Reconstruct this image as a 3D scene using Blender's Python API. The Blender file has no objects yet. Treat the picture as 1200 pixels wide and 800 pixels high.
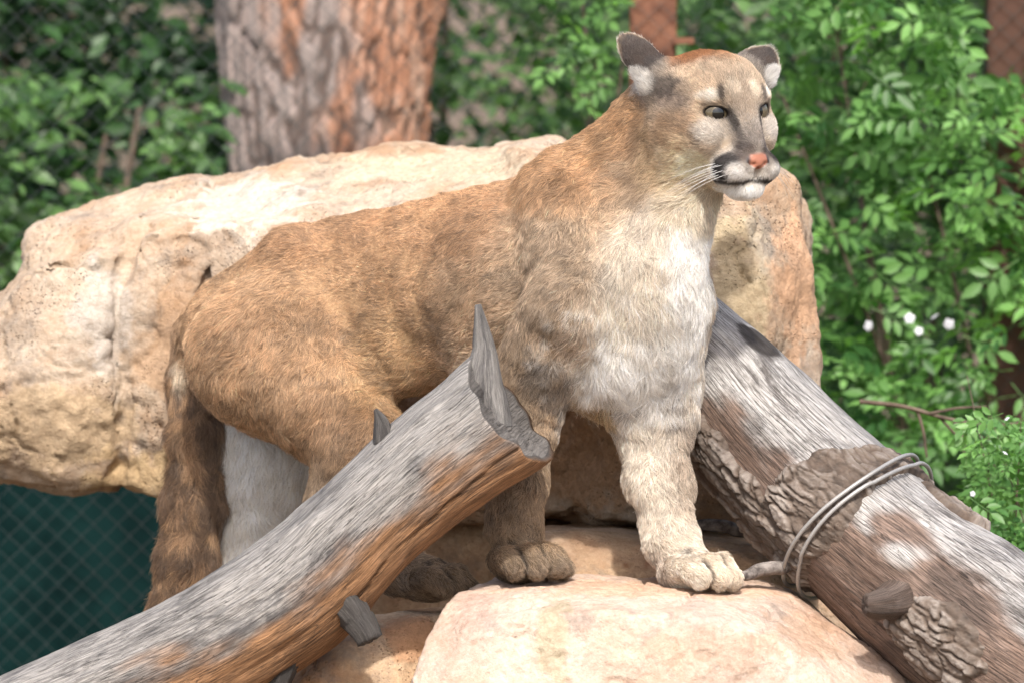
import bpy, bmesh, math, random
import numpy as np
from mathutils import Vector, Matrix

R = math.radians
rng = np.random.default_rng(7)
random.seed(7)
scene = bpy.context.scene
COL = scene.collection

# ------------------------------------------------------------------ camera
DIST = 8.0                       # metres from lens to the cougar's shoulders
PITCH = R(4.6)
UNIT = 0.0015                    # one authoring unit at that distance, metres
cam_d = bpy.data.cameras.new('camera')
cam_d.lens = 160.0
cam_d.sensor_width = 36.0
cam_d.clip_end = 500.0
cam_d.dof.use_dof = True
cam_d.dof.focus_distance = 7.93
cam_d.dof.aperture_fstop = 3.9
cam = bpy.data.objects.new('camera', cam_d)
COL.objects.link(cam)
CAM = np.array([0.0, -DIST * math.cos(PITCH), DIST * math.sin(PITCH)])
cam.location = CAM
cam.rotation_euler = (R(90) - PITCH, 0, 0)
scene.camera = cam
FWD = np.array([0.0, math.cos(PITCH), -math.sin(PITCH)])
UP = np.array([0.0, math.sin(PITCH), math.cos(PITCH)])
RIGHT = np.array([1.0, 0, 0])

# ------------------------------------------------------------------ light
SUN_DIR = Vector((0.06, -0.62, 0.80)).normalized()      # towards the sun
w = bpy.data.worlds.new('World')
scene.world = w
w.use_nodes = True
nt = w.node_tree
bg = nt.nodes['Background']
sky = nt.nodes.new('ShaderNodeTexSky')
sky.sky_type = 'NISHITA'
sky.sun_disc = False
sky.dust_density = 4.0
sky.ozone_density = 0.6
sky.sun_elevation = math.asin(SUN_DIR.z)
sky.sun_rotation = math.atan2(SUN_DIR.x, SUN_DIR.y)
nt.links.new(sky.outputs[0], bg.inputs[0])
bg.inputs[1].default_value = 0.15
sun_d = bpy.data.lights.new('sun', 'SUN')
sun_d.energy = 2.8
sun_d.angle = R(2.2)
sun_d.color = (1.0, 0.96, 0.91)
sun = bpy.data.objects.new('sun', sun_d)
COL.objects.link(sun)
sun.rotation_euler = SUN_DIR.to_track_quat('Z', 'Y').to_euler()
vs = scene.view_settings
vs.view_transform = 'Standard'
vs.look = 'None'
vs.gamma = 1.0
vs.exposure = 0.92
vs.use_curve_mapping = False
scene.render.engine = 'CYCLES'
scene.cycles.use_denoising = True
scene.cycles.max_bounces = 7
scene.cycles.diffuse_bounces = 4
scene.cycles.transparent_max_bounces = 8
scene.cycles_curves.shape = 'RIBBONS'

GROUND_Z = -0.95

# ------------------------------------------------------------------ helpers
def W(p):
    """authoring coords (x right, y down, d away; units of UNIT at the focus plane) -> metres"""
    p = np.asarray(p, dtype=np.float64)
    x, y, d = p[..., 0], p[..., 1], p[..., 2]
    dep = DIST + d * UNIT
    k = dep / DIST * UNIT
    return (CAM + FWD * dep[..., None] + RIGHT * ((x - 600) * k)[..., None]
            + UP * ((400 - y) * k)[..., None])

def tag(o, label=None, cat=None, group=None, kind=None):
    if label: o['label'] = label
    if cat: o['category'] = cat
    if group: o['group'] = group
    if kind: o['kind'] = kind
    return o

def obj(name, me, mat=None, parent=None):
    if mat is not None and not me.materials:
        me.materials.append(mat)
    o = bpy.data.objects.new(name, me)
    COL.objects.link(o)
    if parent is not None:
        o.parent = parent
        o.matrix_parent_inverse = parent.matrix_basis.inverted()
    return o

def empty(name, loc):
    o = bpy.data.objects.new(name, None)
    o.location = loc
    o.empty_display_size = 0.05
    COL.objects.link(o)
    return o

def mesh_np(name, verts, faces, smooth=True):
    me = bpy.data.meshes.new(name)
    verts = np.asarray(verts, dtype=np.float32)
    faces = np.asarray(faces, dtype=np.int32)
    n, k = faces.shape
    me.vertices.add(len(verts))
    me.vertices.foreach_set('co', verts.ravel())
    me.loops.add(n * k)
    me.loops.foreach_set('vertex_index', faces.ravel())
    me.polygons.add(n)
    me.polygons.foreach_set('loop_start', np.arange(0, n * k, k, dtype=np.int32))
    me.polygons.foreach_set('loop_total', np.full(n, k, dtype=np.int32))
    if smooth:
        me.polygons.foreach_set('use_smooth', np.ones(n, dtype=bool))
    me.update(calc_edges=True)
    me.validate()
    return me

def vattr(me, name, arr):
    arr = np.asarray(arr, dtype=np.float32)
    if arr.ndim == 2:
        a = me.attributes.new(name, 'FLOAT_COLOR', 'POINT')
        c = np.ones((len(arr), 4), dtype=np.float32)
        c[:, :arr.shape[1]] = arr
        a.data.foreach_set('color', c.ravel())
    else:
        a = me.attributes.new(name, 'FLOAT', 'POINT')
        a.data.foreach_set('value', arr)

def smin(a, b, k):
    if k <= 0: return np.minimum(a, b)
    h = np.maximum(k - np.abs(a - b), 0) / k
    return np.minimum(a, b) - h * h * k * 0.25

def smax(a, b, k):
    return -smin(-a, -b, k)

def _hash(ix, iy, iz, seed):
    h = (ix.astype(np.uint32) * np.uint32(374761393) + iy.astype(np.uint32) * np.uint32(668265263)
         + iz.astype(np.uint32) * np.uint32(2147483647) + np.uint32((seed * 1274126177) & 0xffffffff))
    h = (h ^ (h >> np.uint32(13))) * np.uint32(1103515245)
    h = (h ^ (h >> np.uint32(15))) * np.uint32(2246822519)
    return ((h ^ (h >> np.uint32(16))) & np.uint32(0xffff)).astype(np.float32) / 32767.5 - 1.0

def vnoise(p, seed=0):
    """smooth value noise in [-1, 1]"""
    p = np.asarray(p, dtype=np.float32)
    i = np.floor(p).astype(np.int64)
    f = p - i
    f = f * f * f * (f * (f * 6 - 15) + 10)
    r = 0
    for dx in (0, 1):
        wx = f[:, 0] if dx else 1 - f[:, 0]
        for dy in (0, 1):
            wy = f[:, 1] if dy else 1 - f[:, 1]
            for dz in (0, 1):
                wz = f[:, 2] if dz else 1 - f[:, 2]
                r = r + wx * wy * wz * _hash(i[:, 0] + dx, i[:, 1] + dy, i[:, 2] + dz, seed)
    return r

def fbm(p, octv=4, seed=0, gain=0.5, ridged=False):
    a, s, t = 1.0, 0.0, 0.0
    p = np.asarray(p, dtype=np.float32)
    for o in range(octv):
        n = vnoise(p, seed + o * 17)
        if ridged: n = 1 - 2 * np.abs(n)
        s = s + a * n
        t += a
        a *= gain
        p = p * 2.03 + 11.3
    return s / t

def surface_nets(sdf, lo, hi, vox, pad_block=8):
    """evaluate sdf on the blocks near its surface and extract a quad mesh"""
    lo = np.array(lo, dtype=np.float32)
    n = np.ceil((np.array(hi) - lo) / vox / pad_block).astype(int)
    bs = vox * pad_block
    gx, gy, gz = np.meshgrid(*[np.arange(k) for k in n], indexing='ij')
    bidx = np.stack([gx.ravel(), gy.ravel(), gz.ravel()], 1)
    cen = lo + (bidx + 0.5) * bs
    dc = sdf(cen.astype(np.float32))
    dense = np.empty(tuple(n * pad_block), dtype=np.float32)
    view = dense.reshape(n[0], pad_block, n[1], pad_block, n[2], pad_block)
    view[...] = np.where(dc > 0, 1e3, -1e3).reshape(n[0], 1, n[1], 1, n[2], 1)
    act = bidx[np.abs(dc) < bs * 1.15 + 6]
    g4 = act // 4
    act = act[np.lexsort((g4[:, 2], g4[:, 1], g4[:, 0]))]
    off = np.stack(np.meshgrid(*[np.arange(pad_block)] * 3, indexing='ij'), -1).reshape(-1, 3)
    CH = 64
    for s in range(0, len(act), CH):
        b = act[s:s + CH]
        pts = lo + ((b[:, None, :] * pad_block + off[None]) * vox).reshape(-1, 3)
        v = sdf(pts.astype(np.float32)).reshape(len(b), pad_block, pad_block, pad_block)
        view[b[:, 0], :, b[:, 1], :, b[:, 2], :] = v
    S = dense < 0
    nx, ny, nz = dense.shape
    cnt = np.zeros((nx - 1, ny - 1, nz - 1), dtype=np.int8)
    for dx in (0, 1):
        for dy in (0, 1):
            for dz in (0, 1):
                cnt += S[dx:nx - 1 + dx, dy:ny - 1 + dy, dz:nz - 1 + dz]
    cells = np.argwhere((cnt > 0) & (cnt < 8))
    cid = np.full((nx - 1, ny - 1, nz - 1), -1, dtype=np.int32)
    cid[cells[:, 0], cells[:, 1], cells[:, 2]] = np.arange(len(cells))
    acc = np.zeros((len(cells), 3)); num = np.zeros(len(cells))
    corners = [(x, y, z) for x in (0, 1) for y in (0, 1) for z in (0, 1)]
    val = {c: dense[cells[:, 0] + c[0], cells[:, 1] + c[1], cells[:, 2] + c[2]] for c in corners}
    for a in corners:
        for ax in range(3):
            if a[ax]: continue
            b = list(a); b[ax] = 1; b = tuple(b)
            va, vb = val[a], val[b]
            m = (va < 0) != (vb < 0)
            t = np.where(m, va / np.where(m, va - vb, 1), 0)
            p = np.tile(np.array(a, dtype=float), (len(cells), 1)); p[:, ax] = t
            acc += p * m[:, None]; num += m
    verts = lo + (cells + acc / num[:, None]) * vox
    quads = []
    for ax in range(3):
        o1, o2 = (ax + 1) % 3, (ax + 2) % 3
        sl0 = [slice(1, -1)] * 3; sl1 = [slice(1, -1)] * 3
        sl0[ax] = slice(0, -1); sl1[ax] = slice(1, None)
        s0, s1 = S[tuple(sl0)], S[tuple(sl1)]
        e = np.argwhere(s0 != s1)
        off0 = np.ones(3, dtype=int); off0[ax] = 0
        flip = s0[e[:, 0], e[:, 1], e[:, 2]]
        e = e + off0
        def q(a, b):
            t = e.copy(); t[:, o1] -= a; t[:, o2] -= b
            return cid[t[:, 0], t[:, 1], t[:, 2]]
        f = np.stack([q(1, 1), q(0, 1), q(0, 0), q(1, 0)], 1)
        f[~flip] = f[~flip][:, ::-1]
        quads.append(f)
    q = np.concatenate(quads)
    return verts, q[(q >= 0).all(1)]

# ---- node material helpers
class NB:
    def __init__(self, name):
        self.m = bpy.data.materials.new(name)
        self.m.use_nodes = True
        self.t = self.m.node_tree
        self.b = self.t.nodes['Principled BSDF']
        self.b.inputs['Roughness'].default_value = 0.8
        self.b.inputs['Specular IOR Level'].default_value = 0.25
    def n(self, kind, **kw):
        nd = self.t.nodes.new('ShaderNode' + kind)
        for k, v in kw.items():
            if k == 'ins':
                for a, b in v.items():
                    if hasattr(b, 'is_linked') or isinstance(b, bpy.types.NodeSocket): self.t.links.new(b, nd.inputs[a])
                    else: nd.inputs[a].default_value = b
            else: setattr(nd, k, v)
        return nd
    def link(self, a, b): self.t.links.new(a, b)
    def coord(self, kind='Object'): return self.n('TexCoord').outputs[kind]
    def mapping(self, vec, scale=(1, 1, 1), loc=(0, 0, 0)):
        return self.n('Mapping', ins={'Vector': vec, 'Scale': scale, 'Location': loc}).outputs[0]
    def noise(self, vec, scale, detail=6, rough=0.6, dist=0.0):
        return self.n('TexNoise', ins={'Vector': vec, 'Scale': scale, 'Detail': detail, 'Roughness': rough, 'Distortion': dist}).outputs[0]
    def ramp(self, fac, stops):
        r = self.n('ValToRGB', ins={'Fac': fac})
        el = r.color_ramp.elements
        while len(el) < len(stops): el.new(0.5)
        for e, (p, c) in zip(el, stops):
            e.position = p
            e.color = (c, c, c, 1) if isinstance(c, (int, float)) else (*c, 1)
        return r.outputs[0]
    def mix(self, fac, a, b, mode='MIX'):
        nd = self.t.nodes.new('ShaderNodeMix'); nd.data_type = 'RGBA'; nd.blend_type = mode
        for s, v in ((nd.inputs[0], fac), (nd.inputs[6], a), (nd.inputs[7], b)):
            if isinstance(v, bpy.types.NodeSocket): self.t.links.new(v, s)
            elif isinstance(v, (int, float)): s.default_value = v if s.type == 'VALUE' else (v, v, v, 1)
            else: s.default_value = (*v, 1)
        return nd.outputs[2]
    def math(self, op, a, b=0.0):
        nd = self.n('Math', operation=op)
        for i, v in enumerate((a, b)):
            if isinstance(v, bpy.types.NodeSocket): self.t.links.new(v, nd.inputs[i])
            else: nd.inputs[i].default_value = v
        return nd.outputs[0]
    def attr(self, name, out='Color'): return self.n('Attribute', attribute_name=name).outputs[out]
    def bump(self, h, strength=0.5, dist=0.01):
        bn = self.n('Bump', ins={'Height': h, 'Strength': strength, 'Distance': dist})
        self.link(bn.outputs[0], self.b.inputs['Normal'])
    def color(self, c):
        if isinstance(c, bpy.types.NodeSocket): self.link(c, self.b.inputs['Base Color'])
        else: self.b.inputs['Base Color'].default_value = (*c, 1)

def plain(name, c, rough=0.7, metal=0.0, spec=0.3):
    k = NB(name); k.color(c)
    k.b.inputs['Roughness'].default_value = rough
    k.b.inputs['Metallic'].default_value = metal
    k.b.inputs['Specular IOR Level'].default_value = spec
    return k.m
# ================================================================== the cougar
class Prim: pass
PR = []          # (kind, params, k, colour, fur length, flow, op)

def I(p):        # (x, y, d) -> internal right-handed (x, d, -y)
    return np.array([p[0], p[2], -p[1]], dtype=np.float32)

def cap(a, b, ra, rb, k=20, col=None, ln=12, flow=None, op=1):
    q = Prim(); q.kind = 'cap'; q.a = I(a); q.b = I(b); q.ra = ra; q.rb = rb
    q.k = k; q.col = col; q.ln = ln; q.op = op
    q.flow = I(flow) if flow is not None else q.b - q.a
    q.flow = q.flow / (np.linalg.norm(q.flow) + 1e-6)
    PR.append(q); return q

def ell(c, r, axes=None, k=20, col=None, ln=12, flow=(-1, .3, .5), op=1):
    q = Prim(); q.kind = 'ell'; q.c = I(c); q.r = np.array(r, dtype=np.float32)
    if axes is None: axes = np.stack([I((1, 0, 0)), I((0, 1, 0)), I((0, 0, 1))])
    q.ax = axes; q.k = k; q.col = col; q.ln = ln; q.op = op
    q.flow = I(flow) / (np.linalg.norm(flow) + 1e-6)
    PR.append(q); return q

def pd(q, p):
    if q.kind == 'cap':
        ba = q.b - q.a
        pa = p - q.a
        h = np.clip(pa @ ba / (ba @ ba), 0, 1)
        return np.linalg.norm(pa - h[:, None] * ba, axis=1) - (q.ra + (q.rb - q.ra) * h)
    l = (p - q.c) @ q.ax.T
    k0 = np.linalg.norm(l / q.r, axis=1)
    k1 = np.linalg.norm(l / (q.r * q.r), axis=1)
    return np.where(k1 > 1e-9, k0 * (k0 - 1) / np.maximum(k1, 1e-9), -q.r.min())

def body_sdf(p):
    p = np.asarray(p, dtype=np.float32)
    d = np.full(len(p), 1e3, dtype=np.float32)
    lo, hi = p.min(0), p.max(0)
    cen, half = (lo + hi) / 2, np.linalg.norm(hi - lo) / 2
    for q in PR:
        v0 = pd(q, cen[None])[0] if q.kind == 'cap' else np.linalg.norm(q.c - cen) - q.r.max()
        if v0 > half + 34 + q.k: continue
        v = pd(q, p)
        if q.op > 0: d = smin(d, v, q.k)
        else: d = smax(d, -v, q.k)
    return d

TAN = (0.60, 0.395, 0.23); BACK = (0.55, 0.335, 0.185); BEI = (0.61, 0.465, 0.325)
WHT = (0.90, 0.86, 0.80); CRM = (0.70, 0.58, 0.42); BRN = (0.17, 0.10, 0.055)
LEG = (0.42, 0.305, 0.20); PALE = (0.73, 0.645, 0.54); GRY = (0.40, 0.35, 0.30); DRK = (0.035, 0.028, 0.024)

# trunk
BK = (-.85, .25, .5)
cap((292, 394, 300), (365, 354, 265), 80, 83, 10, TAN, 7.5, BK)
cap((365, 354, 265), (430, 349, 222), 83, 85, 25, TAN, 7.5, BK)
cap((430, 349, 222), (520, 343, 160), 85, 95, 25, TAN, 7.5, BK)
cap((520, 343, 160), (610, 337, 90), 95, 106, 25, TAN, 7.5, BK)
cap((610, 337, 90), (705, 340, 30), 106, 98, 25, BEI, 13, (-.7, .6, .4))
# hip bone, spine ridge, ribs
ell((345, 300, 205), (34, 26, 30), k=45, col=TAN, flow=BK)
cap((420, 285, 215), (600, 245, 95), 24, 28, 40, BACK, 7.5, BK)
ell((470, 415, 150), (60, 45, 50), k=50, col=TAN, flow=BK)
# withers, shoulder blades
ell((655, 222, 25), (36, 38, 40), k=40, col=TAN, flow=BK)
cap((648, 228, -22), (672, 352, -66), 22, 47, 24, BEI, 14, (-.3, .9, 0))
cap((715, 225, 62), (778, 342, 42), 40, 52, 40, BEI, 14, (-.2, 1, 0))
# chest
ell((742, 378, -32), (72, 98, 64), k=40, col=(.72, .60, .46), ln=20, flow=(0, 1, .15))
ell((700, 420, 8), (58, 60, 66), k=35, col=WHT, ln=26, flow=(-.1, 1, .1))
ell((610, 410, 70), (74, 62, 62), k=40, col=BEI, ln=14, flow=(-.8, .4, .4))
# neck
cap((690, 266, 30), (796, 168, -8), 84, 54, 40, BEI, 14, (-.75, .62, .3))
cap((756, 330, -32), (806, 226, -34), 66, 36, 34, PALE, 18, (-.15, 1, .1))
cap((686, 205, 14), (778, 122, -8), 30, 40, 30, TAN, 12, (-.75, .62, .3))
# right foreleg
cap((662, 368, -62), (620, 452, -22), 50, 45, 22, LEG, 13, (-.4, .9, .3))
cap((620, 452, -18), (606, 560, -30), 42, 33, 18, LEG, 11, (-.1, 1, .1))
cap((606, 560, -30), (604, 622, -42), 33, 30, 14, LEG, 10, (0, 1, 0))
# left foreleg
cap((770, 378, 20), (764, 465, 18), 52, 46, 45, PALE, 15, (0, 1, .1))
cap((764, 465, 18), (772, 560, -12), 45, 35, 40, PALE, 13, (0, 1, .1))
cap((772, 560, -12), (786, 636, -34), 34, 29, 14, PALE, 11, (.1, 1, 0))
ell((752, 470, 44), (22, 34, 30), k=25, col=PALE, flow=(0, 1, .1))
# right hind leg, stepping forward
ell((318, 412, 195), (98, 84, 66), k=45, col=TAN, ln=14, flow=(-.45, .85, .2))
cap((330, 425, 180), (425, 520, 120), 78, 52, 40, TAN, 15, (-.35, .9, .15))
cap((425, 525, 118), (372, 632, 110), 46, 27, 22, LEG, 13, (-.3, .9, .1))
cap((372, 636, 110), (470, 668, 40), 24, 25, 14, LEG, 11, (.6, .7, 0))
# left hind leg, straight back
cap((330, 420, 350), (322, 520, 340), 76, 60, 40, WHT, 24, (-.05, 1, .1))
cap((322, 520, 340), (290, 645, 350), 60, 36, 30, WHT, 26, (-.1, 1, .1))
cap((290, 645, 350), (288, 742, 330), 30, 24, 20, PALE, 14, (0, 1, 0))
# tail
TL = [(238, 395, 330), (230, 440, 325), (231, 510, 318), (228, 590, 312), (219, 660, 308), (205, 730, 302), (186, 800, 290), (168, 850, 280)]
TR = [30, 27, 28, 30, 31, 30, 27, 18]
for i in range(len(TL) - 1):
    cap(TL[i], TL[i + 1], TR[i], TR[i + 1], 14 if i else 25, BRN, 20)

TOES = []
# paws: heading in the ground plane (x, d)
def paw(base, hd, s=1.0, col=LEG, wrist=None):
    hd = np.array(hd) / np.linalg.norm(hd)
    rt = np.array([-hd[1], hd[0]])
    def L(f, r, u): return (base[0] + s * (hd[0] * f + rt[0] * r), base[1] - s * u, base[2] + s * (hd[1] * f + rt[1] * r))
    fl = (hd[0], .5, hd[1])
    if wrist is not None: cap(wrist, L(4, 0, 26), 28 * s, 25 * s, 14, col, 9, fl)
    ax = np.stack([I((hd[0], 0, hd[1])), I((rt[0], 0, rt[1])), I((0, -1, 0))])
    ell(L(0, 0, 18), (34 * s, 32 * s, 20 * s), ax, 14, col, 8, fl)
    for r, f, u in ((-34, 21, 0), (-12.5, 35, 3), (12.5, 35, 3), (34, 21, 0)):
        cap(L(f - 22, r * .8, 24 + u), L(f, r, 25 + u), 14 * s, 14.5 * s, 5, col, 7, fl)
        cap(L(f, r, 25 + u), L(f + 15, r * 1.06, 14), 14.5 * s, 12.5 * s, 1.0, col, 6, (hd[0], 1, hd[1]))
    TOES.append([(I(L(f - 10, r * .9, 24 + u)), I(L(f + 12, r * 1.05, 14))) for r, f, u in ((-34, 21, 0), (-12.5, 35, 3), (12.5, 35, 3), (34, 21, 0))])
    return L, hd, rt
pawR = paw((608, 679, -52), (.62, -.78), 1.0, LEG, (604, 622, -42))
pawL = paw((806, 691, -58), (.86, -.5), 1.02, PALE, (786, 632, -34))
pawH = paw((502, 700, 20), (.9, -.42), .92, LEG, (468, 668, 42))
pawB = paw((300, 775, 315), (.9, -.42), .95, PALE, (289, 735, 330))

# ---------------- head, in its own frame (forward, right, up)
YAW = R(33); PIT = R(2); ROLL = R(-2)
HO = np.array([843.0, 131.0, -62.0])
Fv = np.array([math.sin(YAW), 0, -math.cos(YAW)])
Rv = np.array([-math.cos(YAW), 0, -math.sin(YAW)])
Uv = np.array([0, -1.0, 0])
_f = Fv * math.cos(PIT) - Uv * math.sin(PIT); _u = Uv * math.cos(PIT) + Fv * math.sin(PIT)
Fv, Uv = _f, _u
_r = Rv * math.cos(ROLL) + Uv * math.sin(ROLL); _u = Uv * math.cos(ROLL) - Rv * math.sin(ROLL)
Rv, Uv = _r, _u
def H(f, r, u): return HO + Fv * f + Rv * r + Uv * u
HAX = np.stack([I(Fv), I(Rv), I(Uv)])
def hv(f, r, u): return Fv * f + Rv * r + Uv * u
def hell(c, r, k=15, col=None, ln=6, flow=(-1, 0, .2), op=1, yaw=0, rollz=0):
    ax = HAX
    if yaw:
        cy, sy = math.cos(yaw), math.sin(yaw)
        ax = np.stack([HAX[0] * cy + HAX[1] * sy, HAX[1] * cy - HAX[0] * sy, HAX[2]])
    if rollz:
        cy, sy = math.cos(rollz), math.sin(rollz)
        ax = np.stack([ax[0], ax[1] * cy + ax[2] * sy, ax[2] * cy - ax[1] * sy])
    return ell(H(*c), r, ax, k, col, ln, hv(*flow), op)
def hcap(a, b, ra, rb, k=15, col=None, ln=6, flow=(-1, 0, .2), op=1):
    return cap(H(*a), H(*b), ra, rb, k, col, ln, hv(*flow), op)
FACE = (0.64, 0.50, 0.36)
hell((-30, 0, 12), (66, 58, 57), 30, FACE, 9)
hell((18, 0, 26), (36, 40, 34), 30, FACE, 8)
for s in (1, -1):
    hell((22, s * 26, 18), (26, 20, 15), 16, FACE, 7, (-1, s * .3, .6))             # brow
    hell((-2, s * 43, -20), (42, 20, 27), 26, FACE, 9, (-1, s * .4, -.3))           # cheekbone
    hell((-28, s * 42, -34), (36, 24, 38), 28, BEI, 11, (-1, s * .3, -.6))          # ruff
    hell((28, s * 33, -30), (24, 17, 20), 18, FACE, 7, (-1, s * .3, -.2))           # under the eye
hcap((0, 0, -52), (45, 0, -78), 38, 22, 24, CRM, 9, (-1, 0, -.5))                   # jaw
hcap((34, 0, 8), (68, 0, -40), 24, 17, 18, GRY, 5.5, (-1, 0, .4))                     # bridge
hell((46, 0, -60), (30, 30, 24), 16, GRY, 5.5, (-1, 0, 0))
for s in (1, -1):
    hell((56, s * 18, -65), (26, 22, 18), 13, WHT, 6, (-.8, s * .7, -.2))            # whisker pads
hell((52, 0, -86), (24, 23, 14), 4, WHT, 8, (-.6, 0, -1))                           # chin
hell((78, 0, -56), (9, 15, 10), 5, WHT, 0)                                          # nose leather
hell((80, 0, -72), (7, 4, 12), 3, WHT, 3, op=-1)                                    # philtrum
for s in (1, -1): hell((86, s * 8.5, -59), (4, 4.5, 3), 2, WHT, 3, op=-1)           # nostrils
# eyes: find the skin, then sink a slit into it
EYES = []
for s in (1, -1):
    dirv = hv(.93, s * .36, .02); dirv = dirv / np.linalg.norm(dirv)
    o = H(20, s * 23.5, 0)
    ts = np.arange(0, 80, .5)
    dd = body_sdf(np.array([I(o + dirv * t) for t in ts]))
    t0 = ts[np.argmax(dd > 0)]
    sp = o + dirv * t0
    EYES.append((sp - dirv * 14.6 - Rv * (s * 1.0), dirv, s, sp))
    l = np.array([(sp - HO) @ Fv, (sp - HO) @ Rv, (sp - HO) @ Uv])
    hell((l[0], l[1], l[2]), (9, 14.0, 5.9), 3, WHT, 2, op=-1, yaw=s * .37, rollz=s * .12)
# ears: flattened lobes with a scooped front
def ear(side, base, tip, outw, k=12):
    base = np.array(base, float); tip = np.array(tip, float)
    ax1 = tip - base; Ln = np.linalg.norm(ax1); ax1 /= Ln
    nrm = np.array(outw, float); nrm -= ax1 * (nrm @ ax1); nrm /= np.linalg.norm(nrm)   # the opening faces this way
    ax2 = np.cross(ax1, nrm)
    A = np.stack([I(ax1), I(ax2), I(nrm)])
    A2 = A
    c = base + ax1 * Ln * .42
    fl = ax1
    ell(c, (Ln * .60, 20, 11), A2, k, DRK, 6, fl)
    ell(base - ax1 * 4 , (22, 26, 18), A2, 16, GRY, 7, fl)
    ell(c + nrm * 11 + ax1 * 2, (Ln * .47, 15, 9), A2, 4, DRK, 9, fl, op=-1)
    return base, ax1, ax2, nrm, Ln
EARS = [ear(1, (772, 92, -48), (730, 44, -42), (.25, .55, .75)),
        ear(-1, (882, 86, 10), (905, 60, 14), (-.35, .5, .75))]

VOX = 2.2
verts, quads = surface_nets(body_sdf, (165, -150, -885), (925, 440, -25), VOX)
# vertex normals
vn = np.zeros_like(verts)
e1 = verts[quads[:, 2]] - verts[quads[:, 0]]; e2 = verts[quads[:, 3]] - verts[quads[:, 1]]
fn = np.cross(e1, e2)
for k in range(4): np.add.at(vn, quads[:, k], fn)
vn /= np.linalg.norm(vn, axis=1)[:, None] + 1e-9
# blended attributes
wsum = np.zeros(len(verts)); vc = np.zeros((len(verts), 3)); vl = np.zeros(len(verts)); vf = np.zeros((len(verts), 3))
for q in PR:
    if q.op < 0: continue
    wgt = np.exp(-np.clip(pd(q, verts.astype(np.float32)), 0, 200) / 7.0)
    wsum += wgt; vc += wgt[:, None] * np.array(q.col); vl += wgt * q.ln; vf += wgt[:, None] * q.flow
vc /= wsum[:, None]; vl /= wsum; vf /= wsum[:, None]

# muscle and skin relief
pv = np.stack([verts[:, 0], -verts[:, 2], verts[:, 1]], 1)
hl = np.stack([(pv - HO) @ Fv, (pv - HO) @ Rv, (pv - HO) @ Uv], 1)
nohead = 1 - 1 / (1 + np.exp(-np.clip((hl[:, 0] + 70) / 6, -30, 30))) * (pv[:, 1] < 245)
fold = np.exp(-(((pv[:, 0] - 622) / 34) ** 2 + ((pv[:, 1] - 262) / 75) ** 2)) * np.sin((pv[:, 0] + .28 * pv[:, 1] + 9 * vnoise(pv / 40.0, 3)) / 4.6)
fold2 = np.exp(-(((pv[:, 0] - 470) / 40) ** 2 + ((pv[:, 1] - 400) / 60) ** 2)) * np.sin((pv[:, 0] * .9 - .5 * pv[:, 1] + 10 * vnoise(pv / 40.0, 5)) / 7.5)
verts = verts + vn * ((3.0 * fbm(pv / 38.0, 2, 201) + 0.6 * fbm(pv / 13.0, 2, 207)) * nohead * (pv[:, 1] < 640) + 2.6 * fold + 2.2 * fold2)[:, None]
vn[:] = 0
e1 = verts[quads[:, 2]] - verts[quads[:, 0]]; e2 = verts[quads[:, 3]] - verts[quads[:, 1]]
fn = np.cross(e1, e2)
for k in range(4): np.add.at(vn, quads[:, k], fn)
vn /= np.linalg.norm(vn, axis=1)[:, None] + 1e-9
pv = np.stack([verts[:, 0], -verts[:, 2], verts[:, 1]], 1)      # x, y, d
hl = np.stack([(pv - HO) @ Fv, (pv - HO) @ Rv, (pv - HO) @ Uv], 1)
n_a = fbm(pv / 26.0, 3, 5); n_b = fbm(pv / 9.0, 3, 9); n_s = fbm(pv / np.array([8.0, 26.0, 11.0]), 3, 31)
def sm(x): x = np.clip(x, 0, 1); return x * x * (3 - 2 * x)
def paint(c, r, col, amt=1.0, soft=.45, space=None, wob=.18, only=None, ln=None):
    global vc, vl
    P_ = hl if space == 'h' else pv
    dd = np.linalg.norm((P_ - np.array(c)) / np.array(r), axis=1) + n_b * wob + n_a * wob * .6
    m = sm((1 - dd) / soft + .5) * amt
    if only is not None: m = m * only
    vc = vc * (1 - m[:, None]) + np.array(col) * m[:, None]
    if ln is not None: vl = vl * (1 - m) + ln * m
nz = vn                                                          # internal (x, d, up)
head = sm((hl[:, 0] + 75) / 20) * sm((hl[:, 2] + 115) / 12)
isbody = (pv[:, 0] < 690) | (pv[:, 1] > 245)
# back darker and redder, flank paler
paint((430, 250, 190), (260, 60, 200), BACK, .8, .8, only=isbody)
paint((560, 250, 120), (150, 60, 200), (.57, .355, .20), .7, .8, only=isbody)
paint((455, 430, 130), (50, 75, 120), (.62, .42, .23), .7, .7)
paint((640, 300, -40), (70, 130, 90), BEI, .7, .7)
paint((665, 215, 0), (70, 50, 80), (.56, .335, .17), .8, .7)
paint((735, 155, -10), (60, 45, 60), (.54, .33, .17), .8, .6)
# chest, throat, belly
paint((750, 425, -80), (98, 78, 95), WHT, 1, .6, wob=.5)
paint((740, 350, -80), (60, 50, 95), (.78, .69, .57), .7, .9, wob=.5)
paint((812, 300, -60), (32, 110, 80), WHT, .9, .5, wob=.3)
paint((812, 236, -60), (40, 32, 80), CRM, .7, .6)
paint((640, 490, 60), (90, 34, 90), WHT, .9, .5)
paint((700, 483, -10), (26, 14, 60), (.62, .47, .28), .9, .6)
paint((672, 400, -80), (26, 30, 60), (.52, .36, .22), .6, .7)
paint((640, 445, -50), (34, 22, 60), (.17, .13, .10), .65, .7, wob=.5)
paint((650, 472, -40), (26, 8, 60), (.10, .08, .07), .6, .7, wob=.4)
shade_mot = fbm(pv / 55.0, 3, 15)  # coat mottling that also paints in soft shade smudges
vc = vc * (1 + -.10 * sm((shade_mot - .1) / .3) + .30 * shade_mot * (1 - head) * sm((500 - pv[:, 1]) / 80))[:, None]
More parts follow.
